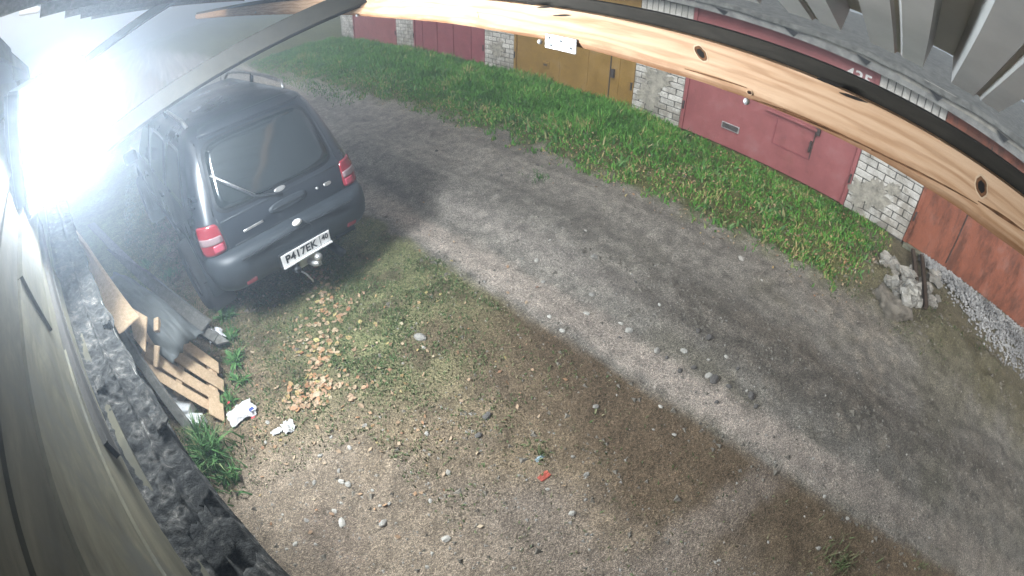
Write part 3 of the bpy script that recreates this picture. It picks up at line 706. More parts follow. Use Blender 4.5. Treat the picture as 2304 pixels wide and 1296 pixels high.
# side glass (both sides)
for s in (-1, 1):
    for nm_, ya, yb, yc, yd in (('quarter_window', .52, 1.22, 1.22, .70), ('door_window', 1.27, 2.08, 2.08, 1.27), ('door_window', 2.13, 2.98, 2.52, 2.13)):
        z0, z1 = 1.05, 1.47
        patch(nm_, [(s*tside(ya, z0), z0), (s*tside(yb, z0), z0), (s*tside(yc, z1), z1), (s*tside(yd, z1), z1)], MT['glass'], e=.006, n=8, rnd=9)
    for k, y in enumerate((1.245, 2.105)):
        patch('door_gap', [(s*tside(y-.006, .45), .45), (s*tside(y+.006, .45), .45), (s*tside(y+.006, 1.03), 1.03), (s*tside(y-.006, 1.03), 1.03)], MT['trim'], e=.0015, n=3, rnd=30, depth=.01)
    for y in (1.42, 2.28): patch('door_handle', [(s*tside(y, .92), .92), (s*tside(y+.17, .92), .92), (s*tside(y+.17, .955), .955), (s*tside(y, .955), .955)], MT['trim'], e=.022, n=4, rnd=5)
    patch('side_strip', [(s*tside(1.0, .64), .64), (s*tside(2.95, .64), .64), (s*tside(2.95, .72), .72), (s*tside(1.0, .72), .72)], MT['carplastic'], e=.014, n=6, rnd=8)
    # tail lights: lamp housing with three lenses
    hs = patch('tail_light', [(s*.54, .785), (s*.745, .785), (s*.735, 1.0), (s*.55, 1.0)], MT['lens_red'], e=.010, rnd=6)
    patch('clear_lens', [(s*.55, .865), (s*.735, .865), (s*.732, .915), (s*.553, .915)], MT['lens_clear'], hs, e=.013, n=6, rnd=12)
    patch('brake_lens', [(s*.56, .80), (s*.64, .80), (s*.64, .855), (s*.56, .855)], MT['lens_pink'], hs, e=.014, n=6, rnd=8)
    patch('rear_reflector', [(s*.42, .545), (s*.51, .545), (s*.51, .59), (s*.42, .59)], MT['lens_pink'], e=.135, n=6, rnd=8, depth=.03)
# tailgate shut lines, handle, letters
def line_patch(t0, z0, t1, z1, w, mat, e=.004, nmn='shut_line', parent=car):
    dx, dz = t1-t0, z1-z0; L = math.hypot(dx, dz); ax, az = -dz/L*w/2, dx/L*w/2
    return patch(nmn, [(t0-ax, z0-az), (t1-ax, z1-az), (t1+ax, z1+az), (t0+ax, z0+az)], mat, parent, e=e, n=6, rnd=40, depth=.012)
for s in (-1, 1):
    line_patch(s*.525, .78, s*.54, 1.02, .012, MT['trim'], .002); line_patch(s*.55, 1.04, s*.48, 1.52, .012, MT['trim'], .002)
line_patch(-.48, .785, .48, .785, .014, MT['trim'], .003); line_patch(-.52, .985, .52, .985, .014, MT['carplastic'], .006, 'waist_seam'); line_patch(-.5, 1.535, .5, 1.535, .012, MT['trim'], .004)
hd = patch('handle_recess', [(-.14, .865), (.19, .865), (.19, .94), (-.14, .94)], MT['carplastic'], e=.014, n=10, rnd=3.0)
patch('pull_handle', [(-.11, .89), (.16, .89), (.16, .905), (-.11, .905)], MT['trim'], hd, e=.018, n=6, rnd=6)
patch('emblem', [(-.045, .995), (.045, .995), (.05, 1.03), (-.05, 1.03)], MT['chrome'], e=.012, n=8, rnd=2.0)
patch('key_lock', [(.285, .882), (.305, .882), (.305, .902), (.285, .902)], MT['chrome'], e=.008, n=6, rnd=2)
patch('badge', [(.36, .872), (.43, .872), (.43, .902), (.36, .902)], MT['chrome'], e=.008, n=6, rnd=2.6)
line_patch(-.38, .855, -.21, .86, .018, MT['chrome'], .006, 'badge_strip')
# wiper, washer
ws = [surf(.0, .985)+Vector((0, -.03, 0)), surf(-.16, 1.035)+Vector((0, -.03, 0)), surf(-.21, 1.06)+Vector((0, -.028, .0)), surf(-.43, 1.26)+Vector((0, -.03, 0))]
wp_ = tube('rear_wiper', ws, [.016, .012, .010, .008], MT['trim'], car, 6)
tube('wiper_blade', [surf(-.20, 1.055)+Vector((0, -.022, 0)), surf(-.46, 1.30)+Vector((0, -.022, 0))], .010, MT['chrome'], wp_, 5)
# spoiler lip
patch('roof_spoiler', [(-.45, 1.53), (.45, 1.53), (.40, 1.575), (-.40, 1.575)], MT['carpaint'], e=.045, n=10, rnd=8, depth=.05)
0 and patch('high_brake_light', [(-.12, 1.518), (.12, 1.518), (.12, 1.532), (-.12, 1.532)], MT['lens_red'], e=.03, n=4, rnd=6)
# bumper
SB = [(.455, .64, .03, .62, .17), (.49, .70, -.015, .62, .19), (.55, .725, -.04, .62, .20), (.64, .735, -.045, .62, .21), (.72, .73, -.035, .62, .21), (.765, .715, -.005, .62, .21), (.78, .69, .05, .60, .2)]
bm = bmesh.new(); rings = []
for (z, hw, yr, yf, rc) in SB:
    P = []
    for k in range(11): P.append(((hw-rc)*k/10, yr))
    for k in range(1, 8): a = math.pi/2*k/7; P.append((hw-rc+rc*math.sin(a), yr+rc*(1-math.cos(a))))
    P.append((hw, yr+rc+.5*(yf-yr-rc)*.5))
    ang = [(hw*1.0, .44)]
    P += ang; P += [(hw-.10, .42), (.4, .40), (0, .38)]
    P = [(x, y+.04*(x/hw)**2) for x, y in P]
    full = P+[(-x, y) for x, y in P[1:-1][::-1]]
    rings.append([bm.verts.new((x, y, z)) for x, y in full])
nO = len(rings[0])
for a, b in zip(rings[:-1], rings[1:]):
    for k in range(nO): bm.faces.new((a[k], a[(k+1) % nO], b[(k+1) % nO], b[k]))
bm.faces.new(rings[0][::-1]); bm.faces.new(rings[-1])
bmp = bm_obj('rear_bumper', bm, MT['carplastic'], car, True)
try: bmp.data.set_sharp_from_angle(angle=R(50))
except Exception: pass
box('bumper_step', -.5, .5, -.052, -.03, .735, .745, MT['trim'], car)
# plate
pt = empty('x') if False else None
pw = box('plate_holder', -.235, .235, -.075, -.05, .515, .63, MT['trim'], car, .006); pw.rotation_euler = (0, 0, 0)
pp = box('licence_plate', -.222, .222, -.082, -.0755, .527, .623, MT['plate_w'], car, .002)
tx = text_mesh('plate_characters', 'P417EK', .09, MT['plate_k'], pp, .001, 1.02); tx.location = (-.047, -.0835, .573); tx.rotation_euler = (R(90), 0, 0)
tx = text_mesh('plate_characters', '40', .06, MT['plate_k'], pp, .001); tx.location = (.175, -.0835, .585); tx.rotation_euler = (R(90), 0, 0)
box('plate_rule', .127, .131, -.084, -.0822, .53, .62, MT['plate_k'], pp); box('plate_lip', -.224, .224, -.10, -.083, .516, .526, MT['plate_w'], pp)
# tow bar
tb = tube('tow_bar', [(.02, .25, .44), (.02, -.02, .425), (.03, -.10, .425), (.05, -.145, .44)], [.03, .028, .025, .022], MT['chrome'], car, 10)
tube('ball_neck', [(.05, -.145, .43), (.05, -.15, .48)], .016, MT['chrome'], tb, 8)
bm = bmesh.new(); bmesh.ops.create_uvsphere(bm, u_segments=14, v_segments=10, radius=.032); bmesh.ops.translate(bm, vec=(.05, -.15, .50), verts=bm.verts); bm_obj('tow_ball', bm, MT['chrome'], tb, True)
bm = bmesh.new(); bmesh.ops.create_cone(bm, cap_ends=True, segments=12, radius1=.032, radius2=.028, depth=.07, matrix=Matrix.Translation((-.12, -.07, .45)) @ Matrix.Rotation(R(80), 4, 'X')); bm_obj('trailer_socket', bm, MT['trim'], tb, True)
tube('socket_cable', [(-.12, -.03, .44), (-.06, -.08, .37), (-.03, -.10, .30), (-.02, -.08, .27)], .008, MT['chrome'], tb, 6)
box('hitch_bracket', -.07, .09, -.03, .0, .40, .49, MT['chrome'], tb, .004)
tube('exhaust_pipe', [(.31, .30, .345), (.32, .05, .335), (.325, -.035, .33)], [.032, .034, .036], MT['carplastic'], car, 12)
tube('lamp_wire', [(-.02, .05, .80), (.05, -.06, .785), (.09, -.09, .74), (.06, -.07, .69)], .004, MT['trim'], car, 5)
bm = bmesh.new(); bmesh.ops.create_uvsphere(bm, u_segments=10, v_segments=8, radius=.032); bmesh.ops.scale(bm, vec=(1.3, .7, .8), verts=bm.verts); bmesh.ops.translate(bm, vec=(-.005, -.045, .795), verts=bm.verts); bm_obj('plate_lamp', bm, MT['paper'], car, True)
# roof rails, antenna, mirrors, mud flaps
for s in (-1, 1):
    rr = tube('roof_rail', [(s*.45, .74, 1.60), (s*.465, .80, 1.655), (s*.475, 1.2, 1.675), (s*.475, 1.8, 1.68), (s*.465, 2.25, 1.655), (s*.45, 2.34, 1.59)], [.018, .017, .016, .016, .017, .018], MT['chrome'], car, 8)
    tube('rail_foot', [(s*.46, 1.52, 1.59), (s*.475, 1.52, 1.68)], .02, MT['trim'], rr, 6)
    box('wing_mirror', s*.83-.09, s*.83+.09, 2.72, 2.84, 1.02, 1.18, MT['carpaint'], car, .03)
    o = box('mud_flap', s*.66-.11, s*.66+.11, .455, .47, .14, .44, MT['rubber'], car, .004)
tube('antenna', [(.35, 2.2, 1.6), (.36, 2.05, 1.9)], .004, MT['trim'], car, 5)
patch('windscreen', [(tside(0, 1.06), 1.06)]*0 or [(-.56, 1.10), (.56, 1.10), (.45, 1.50), (-.45, 1.50)], MT['glass'], fn=lambda t, z: Vector((t, sl(z)[2]+.02, z)), e=.01, n=6, rnd=8)
# wheel arch flares
for wy in WHY:
    for s in (-1, 1):
        V = []; F = []; n = 22
        for k in range(n+1):
            a = math.pi*(-.08+1.16*k/n); 
            for r_, x_ in ((.395, .60), (.395, .735), (.40, .742), (.415, .74), (.435, .715), (.43, .60)): V.append((s*x_, wy+r_*math.cos(a), .40+r_*math.sin(a)))
        for k in range(n):
            for i in range(5): a = k*6+i; F.append((a, a+1, a+7, a+6))
        mesh_obj('wheel_arch_flare', V, F, MT['carplastic'], car, True)
# wheels
for wy in WHY:
    for s in (-1, 1):
        w_ = empty('wheel', (s*.70, wy, WR)) ; w_.parent = car
        bm = bmesh.new(); n = 40; prof = [(-.10, .19), (-.105, .23), (-.11, .29), (-.10, .318), (-.07, .333), (0, .336), (.07, .333), (.10, .318), (.11, .29), (.105, .23), (.10, .19)]
        rg_ = [[bm.verts.new((px_, r_*math.cos(2*math.pi*k/n), r_*math.sin(2*math.pi*k/n))) for px_, r_ in prof] for k in range(n)]
        for k in range(n):
            for i in range(len(prof)-1): bm.faces.new((rg_[k][i], rg_[k][i+1], rg_[(k+1) % n][i+1], rg_[(k+1) % n][i]))
        bm_obj('tyre', bm, MT['rubber'], w_, True)
        bm = bmesh.new(); bmesh.ops.create_cone(bm, cap_ends=True, segments=32, radius1=.195, radius2=.195, depth=.12, matrix=Matrix.Translation((-s*.02, 0, 0)) @ Matrix.Rotation(R(90), 4, 'Y'))
        bm_obj('brake_drum', bm, MT['trim'], w_)
        bm = bmesh.new()
        for k in range(6):
            a = 2*math.pi*k/6; m4 = Matrix.Rotation(a, 4, 'X') @ Matrix.Translation((s*.06, 0, .105))
            r_ = bmesh.ops.create_cube(bm, size=1, matrix=m4 @ Matrix.Diagonal((.035, .062, .18, 1)))
        bmesh.ops.create_cone(bm, cap_ends=True, segments=20, radius1=.06, radius2=.05, depth=.05, matrix=Matrix.Translation((s*.065, 0, 0)) @ Matrix.Rotation(R(90), 4, 'Y'))
        for r0, r1 in ((.175, .205),):
            ring0 = [bm.verts.new((s*.085, r1*math.cos(2*math.pi*k/32), r1*math.sin(2*math.pi*k/32))) for k in range(32)]
            ring1 = [bm.verts.new((s*.07, r0*math.cos(2*math.pi*k/32), r0*math.sin(2*math.pi*k/32))) for k in range(32)]
            for k in range(32): bm.faces.new((ring0[k], ring0[(k+1) % 32], ring1[(k+1) % 32], ring1[k]))
        bm_obj('rim', bm, MT['rim'], w_)

# ------------------------------------------------------------------ timber and rubbish against our wall
def P(px, py, z): return at(px, py, z)
o = slab('pale_plank', P(160, 512, 1.22), P(186, 546, 1.20), P(305, 716, .86), P(268, 752, .86), .035, MT['pine_pale'], nu=20, jit=.006); tag(o, 'long pale fresh plank running down from the ledge beside the tarpaulin', 'plank')
pal = empty('wooden_pallet', tuple(P(470, 900, .2))); tag(pal, 'light wooden pallet leaning by the ledge with gaps between its slats', 'pallet'); po = pal.location
TL, TR, BRc, BLc = P(352, 712, .60), P(492, 818, .13), P(500, 940, .03), P(312, 828, .46)
pn = (TR-TL).cross(BLc-TL); pn.normalize()
if pn.z < 0: pn = -pn
def pq(u, v_, d=0): return TL*(1-u)*(1-v_)+TR*u*(1-v_)+BRc*u*v_+BLc*(1-u)*v_+pn*d-po
for (v0, v1, u0, u1, d) in ((-.02, .20, .0, 1.0, 0), (.27, .50, -.12, 1.06, .004), (.56, .76, .02, .99, -.002), (.82, 1.0, -.02, .86, .003)):
    slab('slat', pq(u0, v0, d), pq(u1, v0, d), pq(u1, v1, d), pq(u0, v1, d), .018, MT['pine_pale'], pal, nu=8, jit=.003)
for u0, u1 in ((.02, .11), (.45, .53), (.87, .985)):
    slab('bearer', pq(u0, -.02, -.022), pq(u1, -.02, -.022), pq(u1, 1.0, -.022), pq(u0, 1.0, -.022), .075, MT['pine_pale'], pal)
slab('end_board', pq(.84, .74, .024), pq(1.02, .74, .024), pq(1.02, 1.06, .024), pq(.84, 1.06, .024), .02, MT['pine_pale'], pal)
for (v0, v1) in ((.05, .3), (.6, .9)): slab('slat', pq(-.02, v0, -.10), pq(1, v0, -.10), pq(1, v1, -.10), pq(-.02, v1, -.10), .018, MT['pine_pale'], pal)
o = slab('split_board', P(286, 686, .80), P(330, 712, .74), P(326, 792, .62), P(300, 760, .68), .02, MT['pine_pale'], nu=6, jit=.004); tag(o, 'short pale split board standing on end at the top of the pallet', 'board')
o = slab('short_block', P(345, 716, .66), P(356, 712, .66), P(356, 742, .62), P(345, 745, .62), .05, MT['pine_pale']); tag(o, 'small pale wooden block poking up beside the tarpaulin', 'block')
o = slab('cross_board', P(346, 776, .54), P(357, 778, .54), P(352, 826, .45), P(342, 824, .45), .02, MT['pine_pale']); tag(o, 'narrow pale upright lath nailed across the pallet slats', 'lath')
o = slab('grey_board', P(196, 506, .62), P(212, 500, .62), P(516, 768, .10), P(488, 775, .10), .03, MT['old_wood'], nu=14, jit=.006); tag(o, 'long weathered grey board sloping down behind the tarpaulin to the weeds', 'board')
o = slab('grey_board', P(240, 560, .55), P(330, 612, .5), P(470, 722, .22), P(450, 748, .22), .03, MT['old_wood'], nu=14, jit=.006); tag(o, 'wide weathered grey board lying under the edge of the tarpaulin', 'board')
o = slab('grey_board', P(360, 690, .36), P(372, 674, .38), P(492, 752, .13), P(480, 770, .12), .12, MT['old_wood'], nu=8, jit=.004); tag(o, 'thick weathered beam end with a dark shadowed side above the pallet', 'beam')
o = slab('grey_board', P(258, 742, .72), P(275, 738, .72), P(452, 984, .03), P(432, 990, .03), .03, MT['old_wood'], nu=12, jit=.004); tag(o, 'narrow grey board sloping to the ground next to the ledge', 'board')
# tarpaulin over a bundle
c = P(300, 668, .66); V = []; F = []; n = 30
ax = (P(372, 706, .6)-P(225, 610, .6)); La = ax.length*.47; ax.normalize(); ay = Vector((-ax.y, ax.x, 0)); Lb = .165
for j in range(n+1):
    for i in range(n+1):
        u, v_ = i/n*2-1, j/n*2-1; r_ = (abs(u)**3+abs(v_)**3)**(1/3)
        p = c+ax*u*La*1.05+ay*v_*Lb*1.05
        h = .17*max(0, 1-r_**3.2)**.5 if r_ < 1 else 0
        fold = .03*mnoise.noise(Vector((u*1.6+v_*3.5, v_*2.2, 4)))+.03*abs(mnoise.noise(Vector((u*2.2+v_*5, u*2-v_*2, 1))))+.012*mnoise.noise(Vector((u*7, v_*5, 2)))
        p.z += h+fold-.10-(u+1)*.055-(.10*(r_-1) if r_ > 1 else 0)
        V.append(p)
for j in range(n):
    for i in range(n): a = j*(n+1)+i; F.append((a, a+1, a+n+2, a+n+1))
o = mesh_obj('tarpaulin', V, F, MT['tarp'], None, True); sm = o.modifiers.new('t', 'SOLIDIFY'); sm.thickness = .006; tag(o, 'grey tarpaulin draped over a bundle between planks and pallet', 'tarpaulin')
# white bricks under the pallet
for k, (px, py, rz, lab) in enumerate(((388, 893, .5, 'topmost white brick in the short line under the pallet'), (409, 917, .62, 'middle white brick lying under the pallet edge'), (431, 940, .55, 'lowest white brick beside the grass tuft under the pallet'))):
    p = P(px, py, .10); o = box('white_brick', -.09, .09, -.05, .05, -.045, .045, MT['paint_white'], None, .008); o.location = (p.x, p.y, .055+.02*(2-k)); o.rotation_euler = (.1, .06*k, rz+1.9); tag(o, lab, 'brick', 'white bricks under the pallet')
def crumple(name, c, rx, ry, h, seed, mat, n=12):
    V = []; F = []
    for j in range(n+1):
        for i in range(n+1):
            u, v_ = i/n*2-1, j/n*2-1; r_ = math.hypot(u, v_)
            e = 1+.35*mnoise.noise(Vector((u*1.5+seed, v_*1.5, 0)))
            V.append((c.x+rx*u*e, c.y+ry*v_*e, c.z+max(0, h*(1-.6*r_)+h*.8*mnoise.noise(Vector((u*2.2, v_*2.2, seed)))+h*.4*mnoise.noise(Vector((u*5, v_*5, seed))))+.004))
    for j in range(n):
        for i in range(n): a = j*(n+1)+i; F.append((a, a+1, a+n+2, a+n+1))
    o = mesh_obj(name, V, F, mat, None); sm = o.modifiers.new('t', 'SOLIDIFY'); sm.thickness = .003; return o
def gp(px, py):
    p = at(px, py, 0)
    for _ in range(8): q = at(px, py, G(p.x, p.y)); p = p.lerp(q, .7)
    return p
b_ = crumple('plastic_bag', gp(545, 932), .10, .075, .05, 2.2, MT['plastic_bag']); tag(b_, 'crumpled white plastic bag with red and blue print on the ground by the pallet', 'bag')
p = gp(568, 934)
slab('blue_print', p+Vector((.0, -.02, .062)), p+Vector((.04, -.005, .055)), p+Vector((.03, .02, .056)), p+Vector((-.005, .005, .064)), .002, MT['print_blue'], b_, bev=0)
p = gp(520, 916); slab('red_print', p+Vector((-.01, -.008, .05)), p+Vector((.012, -.008, .05)), p+Vector((.012, .008, .052)), p+Vector((-.01, .008, .052)), .002, MT['print_red'], b_, bev=0)
p = gp(574, 947); slab('red_print', p+Vector((-.012, -.006, .042)), p+Vector((.014, -.006, .04)), p+Vector((.014, .006, .042)), p+Vector((-.012, .006, .044)), .002, MT['print_red'], b_, bev=0)
tag(crumple('paper_scrap', gp(650, 962), .042, .05, .04, 5.5, MT['paper'], 9), 'crumpled white paper scrap on the bare earth right of the plastic bag', 'paper')
tag(crumple('paper_scrap', gp(624, 972), .04, .022, .02, 8.1, MT['paper'], 7), 'small torn white scrap beside the crumpled paper', 'paper')
tag(crumple('plastic_bag', gp(492, 768)+Vector((0, 0, .05)), .07, .06, .07, 9.3, MT['plastic_bag'], 9), 'small white plastic wrapper caught in weeds at the end of the grey boards', 'bag')
tag(crumple('foil_scrap', gp(1224, 1072), .04, .022, .006, 3.3, simple('red_foil', (.40, .09, .06), .6), 6), 'flat reddish scrap lying on the brown yard', 'scrap')
tag(crumple('wrapper', gp(1214, 1032), .03, .012, .012, 4.3, simple('blue_foil', (.30, .38, .42), .4), 6), 'small bluish wrapper in the tuft of dead grass on the yard', 'scrap')

# ------------------------------------------------------------------ stones
def stone_mesh(seed, squash=.6):
    bm = bmesh.new(); bmesh.ops.create_icosphere(bm, subdivisions=2, radius=1)
    for v_ in bm.verts:
        d_ = 1+.38*mnoise.noise(v_.co*1.1+Vector((seed*3.7, 0, 0)))+.14*mnoise.noise(v_.co*2.6+Vector((0, seed, 0)))
        v_.co = Vector((v_.co.x*d_*1.2, v_.co.y*d_*.85, v_.co.z*d_*squash))
    m = bpy.data.meshes.new('stone'); bm.to_mesh(m); bm.free(); return m
SM = [stone_mesh(k) for k in range(6)]
for m in SM: m.materials.append(MT['stone'])
SD = [stone_mesh(k+20, .7) for k in range(3)]
for m in SD: m.materials.append(MT['stone_dark'])
def stone(px, py, w, dark=False, label=None, group=None):
    p = gp(px, py); d_ = (p-Vector((0, 0, CAM_H))).length; r_ = w/1080.5*d_/2/1.15
    o = link(bpy.data.objects.new('stone', random.choice(SD if dark else SM))); r_ *= 1.0; o.location = (p.x, p.y, p.z+r_*.15); o.scale = (r_,)*3; o.rotation_euler = (random.uniform(-.3, .3), random.uniform(-.3, .3), random.uniform(0, 6.3))
    if not label:
        if dark: label = 'small dark stone among the stones of the rut' if px > 1300 else 'small dark stone on the open track or yard left of the rut'
        elif px < 740: label = 'small pale stone on the beige earth near the ledge'
        elif px < 1080 and py > 940: label = 'small pale stone in the stony patch at the bottom of the yard'
        elif py > 900 and px < 1600: label = 'small pale stone on the brown middle of the yard'
        elif py < 900: label = 'small pale stone on the sandy track or its stony rut'
        else: label = 'small pale stone on the dark track at lower right'
    tag(o, label, 'stone', group or 'stones: '+label); return o
stone(946, 760, 30, label='biggest white stone in the green part of the yard', group='single stones')
stone(1415, 745, 20, label='white oblong stone between the wheel ruts', group='single stones')
stone(1596, 760, 22, dark=True, label='largest dark stone standing in the rut', group='single stones')
stone(1690, 892, 24, dark=True, label='dark lump of earth and stone in the rut nearest the view', group='single stones')
stone(1605, 855, 26, dark=True, label='flat dark stone ringed by loose soil in the rut', group='single stones')
stone(2010, 692, 0.1, dark=True, label='x') if False else None
for px, py, w in ((1207, 587, 14), (1340, 579, 22), (1333, 663, 17), (1320, 706, 16), (1236, 713, 12), (1266, 745, 16), (1478, 790, 20), (1540, 791, 20), (1634, 803, 12), (1594, 810, 9), (1397, 728, 12), (1484, 686, 10), (1635, 722, 8), (1668, 583, 16), (1645, 541, 9), (1714, 631, 7), (1486, 595, 7), (1091, 634, 9), (1222, 635, 12), (1238, 540, 6), (1318, 519, 9), (1594, 846, 20), (1097, 936, 0), (953, 782, 12), (1176, 582, 9),
                  (820, 958, 15), (787, 1008, 13), (745, 984, 10), (721, 1026, 14), (598, 996, 10), (602, 951, 13), (691, 1086, 8), (708, 1087, 15), (768, 1084, 16), (783, 1090, 18), (768, 1132, 9), (753, 1150, 14), (770, 1177, 24), (690, 1171, 13), (862, 1177, 22), (855, 1138, 9), (875, 1134, 12), (838, 1104, 10), (762, 1060, 12), (961, 976, 14), (966, 1023, 9), (1009, 1064, 16), (1004, 1213, 20), (962, 1277, 12), (972, 1245, 10), (968, 1127, 11), (954, 1112, 10), (1319, 1068, 15), (1318, 1125, 10), (1287, 1155, 18), (1232, 1101, 10), (1470, 967, 8), (1517, 978, 12), (1486, 915, 12), (1341, 915, 16), (1290, 1028, 11), (1185, 1080, 8), (636, 1158, 8), (664, 1225, 12), (645, 1236, 9), (710, 1225, 10), (1320, 1203, 8), (1326, 1237, 7), (1799, 961, 7), (1683, 947, 6), (1724, 979, 7), (1913, 1009, 9), (1830, 1032, 9), (1855, 1117, 12), (1975, 1058, 6), (1943, 1013, 6), (1744, 1040, 7), (2040, 1023, 6), (2112, 947, 7), (1906, 1167, 12), (2055, 1168, 8), (2091, 1210, 8), (1963, 1218, 7), (2129, 1058, 5), (2208, 1096, 6), (1842, 1234, 14), (1728, 1220, 8), (1810, 1162, 6), (1824, 928, 8), (1680, 880, 8)):
    if w: stone(px, py, w)
for px, py, w in ((1570, 745, 14), (1530, 835, 14), (1560, 828, 16), (1640, 870, 16), (1210, 372, 9), (982, 340, 9), (1128, 395, 8), (1660, 830, 11), (1612, 905, 12), (1500, 805, 12), (1096, 937, 24), (1076, 980, 18), (1395, 760, 9), (1700, 915, 14), (1430, 635, 9)): stone(px, py, w, dark=True)
# loose grit, uncountable
def scatter_tris(name, pts, sizes, mat, label, cat, tones=None, flat=.5):
    n = len(pts); base = np.array([[1, 0, 0], [-.5, .87, 0], [-.5, -.87, 0], [0, 0, 1]]); fa = np.array([[0, 1, 3], [1, 2, 3], [2, 0, 3]])
    a = rng.uniform(0, 6.28, n); jit = rng.uniform(.6, 1.3, (n, 4, 3)); b = base[None]*jit*np.array([1, 1, flat]); ca_, sa = np.cos(a), np.sin(a)
    x = b[:, :, 0]*ca_[:, None]-b[:, :, 1]*sa[:, None]; y = b[:, :, 0]*sa[:, None]+b[:, :, 1]*ca_[:, None]
    V = np.stack([x, y, b[:, :, 2]], -1)*np.array(sizes)[:, None, None]+np.array(pts)[:, None, :]
    F = (fa[None]+4*np.arange(n)[:, None, None]).reshape(-1, 3)
    o = mesh_obj(name, V.reshape(-1, 3), F.tolist(), mat); tag(o, label, cat, kind='stuff'); return o
pts = []; sz = []
while len(pts) < 14000:
    x, y = random.uniform(-.8, 5.6), random.uniform(-3.6, 7.5); u = road_u(x, y)
    w = .35+.9*math.exp(-((u-3.1)/.4)**2)*(1 if y < 3 else .3)+.9*(y < 1.7 and x < 1.4)+.5*math.exp(-((u-4.4)/.3)**2)
    if random.random() > w*.7: continue
    pts.append((x, y, G(x, y)-.001)); sz.append(random.choice((.004, .006, .008, .012))*random.uniform(.7, 1.3))
scatter_tris('loose_grit', pts, sz, simple('grit', (.30, .28, .25), .95, .5, 2), 'fine loose grit strewn over the dirt track', 'grit')
pts = []; sz = []
while len(pts) < 3600:
    x, y = random.uniform(-.6, 5.6), random.uniform(-3.4, 4.0); u = road_u(x, y); n2 = fbm(x, y, 2.5, 41)
    w = .12+.9*math.exp(-((u-3.05)/.35)**2)*(y < 2.2)+.4*math.exp(-((u-2.05)/.15)**2)+.12*(x < 1.5 and y < 1.5)+.5*(x > 4.2 and y < .2)
    if random.random() > w*max(0, .45+1.3*n2): continue
    pts.append((x, y, G(x, y)-.004)); sz.append(random.choice((.01, .014, .02, .028))*random.uniform(.7, 1.3))
scatter_tris('soil_clods', pts, sz, MT['clod'], 'small dark clods of churned soil along the rut', 'soil', flat=.7)
# gravel strip and rubble heap by the brown door
pts = []; sz = []
for k in range(5200):
    y = random.uniform(-4.4, -.85); w = .12+.55*sstep(-.8, -2.6, y)
    x = DG-.14-abs(random.gauss(0, .5))*w*1.5
    if x < 5.3: continue
    h = .10*math.exp(-((DG-.3-x)/.35)**2)
    pts.append((x, y, G(x, y)+h*random.random()+.005)); sz.append(random.uniform(.014, .034))
scatter_tris('gravel_strip', pts, sz, MT['gravel'], 'grey gravel banked against the plinth of the brown door', 'gravel', flat=.9)
t = NT('dirty_brick_rubble'); v = t.coord(); c = t.ramp(t.noise(v, 3, 6, .7), [(.3, (.20, .185, .15)), (.5, (.40, .385, .35)), (.7, (.55, .54, .51))]); t.col(rand_tint(t, t.mix(.35, c, (.16, .15, .12)), .4)); t.rough(.95); t.bump(t.noise(v, 9, 5), .6, .05); MT['rubble'] = t.m
chunk_g = 'broken white bricks of the rubble heap'
def chunk(px, py, w, lift=0.0):
    p = gp(px, py); d_ = (p-Vector((0, 0, CAM_H))).length; s_ = w/1080.5*d_
    o = box('brick_rubble', -.5, .5, -.33, .33, -.25, .25, None, None, .06); o.data.materials.append(MT['rubble'])
    for v_ in o.data.vertices: v_.co += Vector((random.uniform(-.09, .09), random.uniform(-.09, .09), random.uniform(-.07, .07)))
    o.scale = (s_,)*3; o.location = (p.x, p.y, p.z+s_*.2+lift); o.rotation_euler = (random.uniform(-.6, .6), random.uniform(-.6, .6), random.uniform(0, 6.3)); tag(o, 'broken piece of white brick in the rubble heap by the last pier', 'rubble', chunk_g)
for k in range(70):
    a, b = random.random(), random.random(); chunk(1982+a*70+b*28, 584+b*84+a*30+random.uniform(-8, 8), random.uniform(17, 34), .10*math.sin(math.pi*a)*math.sin(math.pi*b)*random.random())
for k in range(16): chunk(2070+random.uniform(0, 40), 625+random.uniform(-10, 110)*.6, random.uniform(16, 30))
for k, (px, py, px2, py2, lb) in enumerate(((2048, 575, 2062, 670, 'dark rotten post lying across the rubble heap'), (2068, 585, 2078, 700, 'second dark rotten post nearer the brown door'))):
    a, b = gp(px, py)+Vector((0, 0, .09)), gp(px2, py2)+Vector((0, 0, .05)); o = bar('rotten_post', a, b, .05, .04, MT['rotten']); tag(o, lb, 'post')
p = gp(2012, 690); bm = bmesh.new(); bmesh.ops.create_icosphere(bm, subdivisions=4, radius=1)
for v_ in bm.verts:
    q = v_.co.copy(); d_ = 1+.35*mnoise.noise(q*1.6)+.18*mnoise.noise(q*4)+.10*mnoise.noise(q*9); v_.co = Vector((q.x*.24*d_, q.y*.24*d_, min(q.z, .45)*.20*d_))
o = bm_obj('earth_clod', bm, MT['clod'], None, True); o.location = (p.x+.1, p.y, p.z-.02); tag(o, 'big flat topped clod of earth below the rubble heap', 'clod')

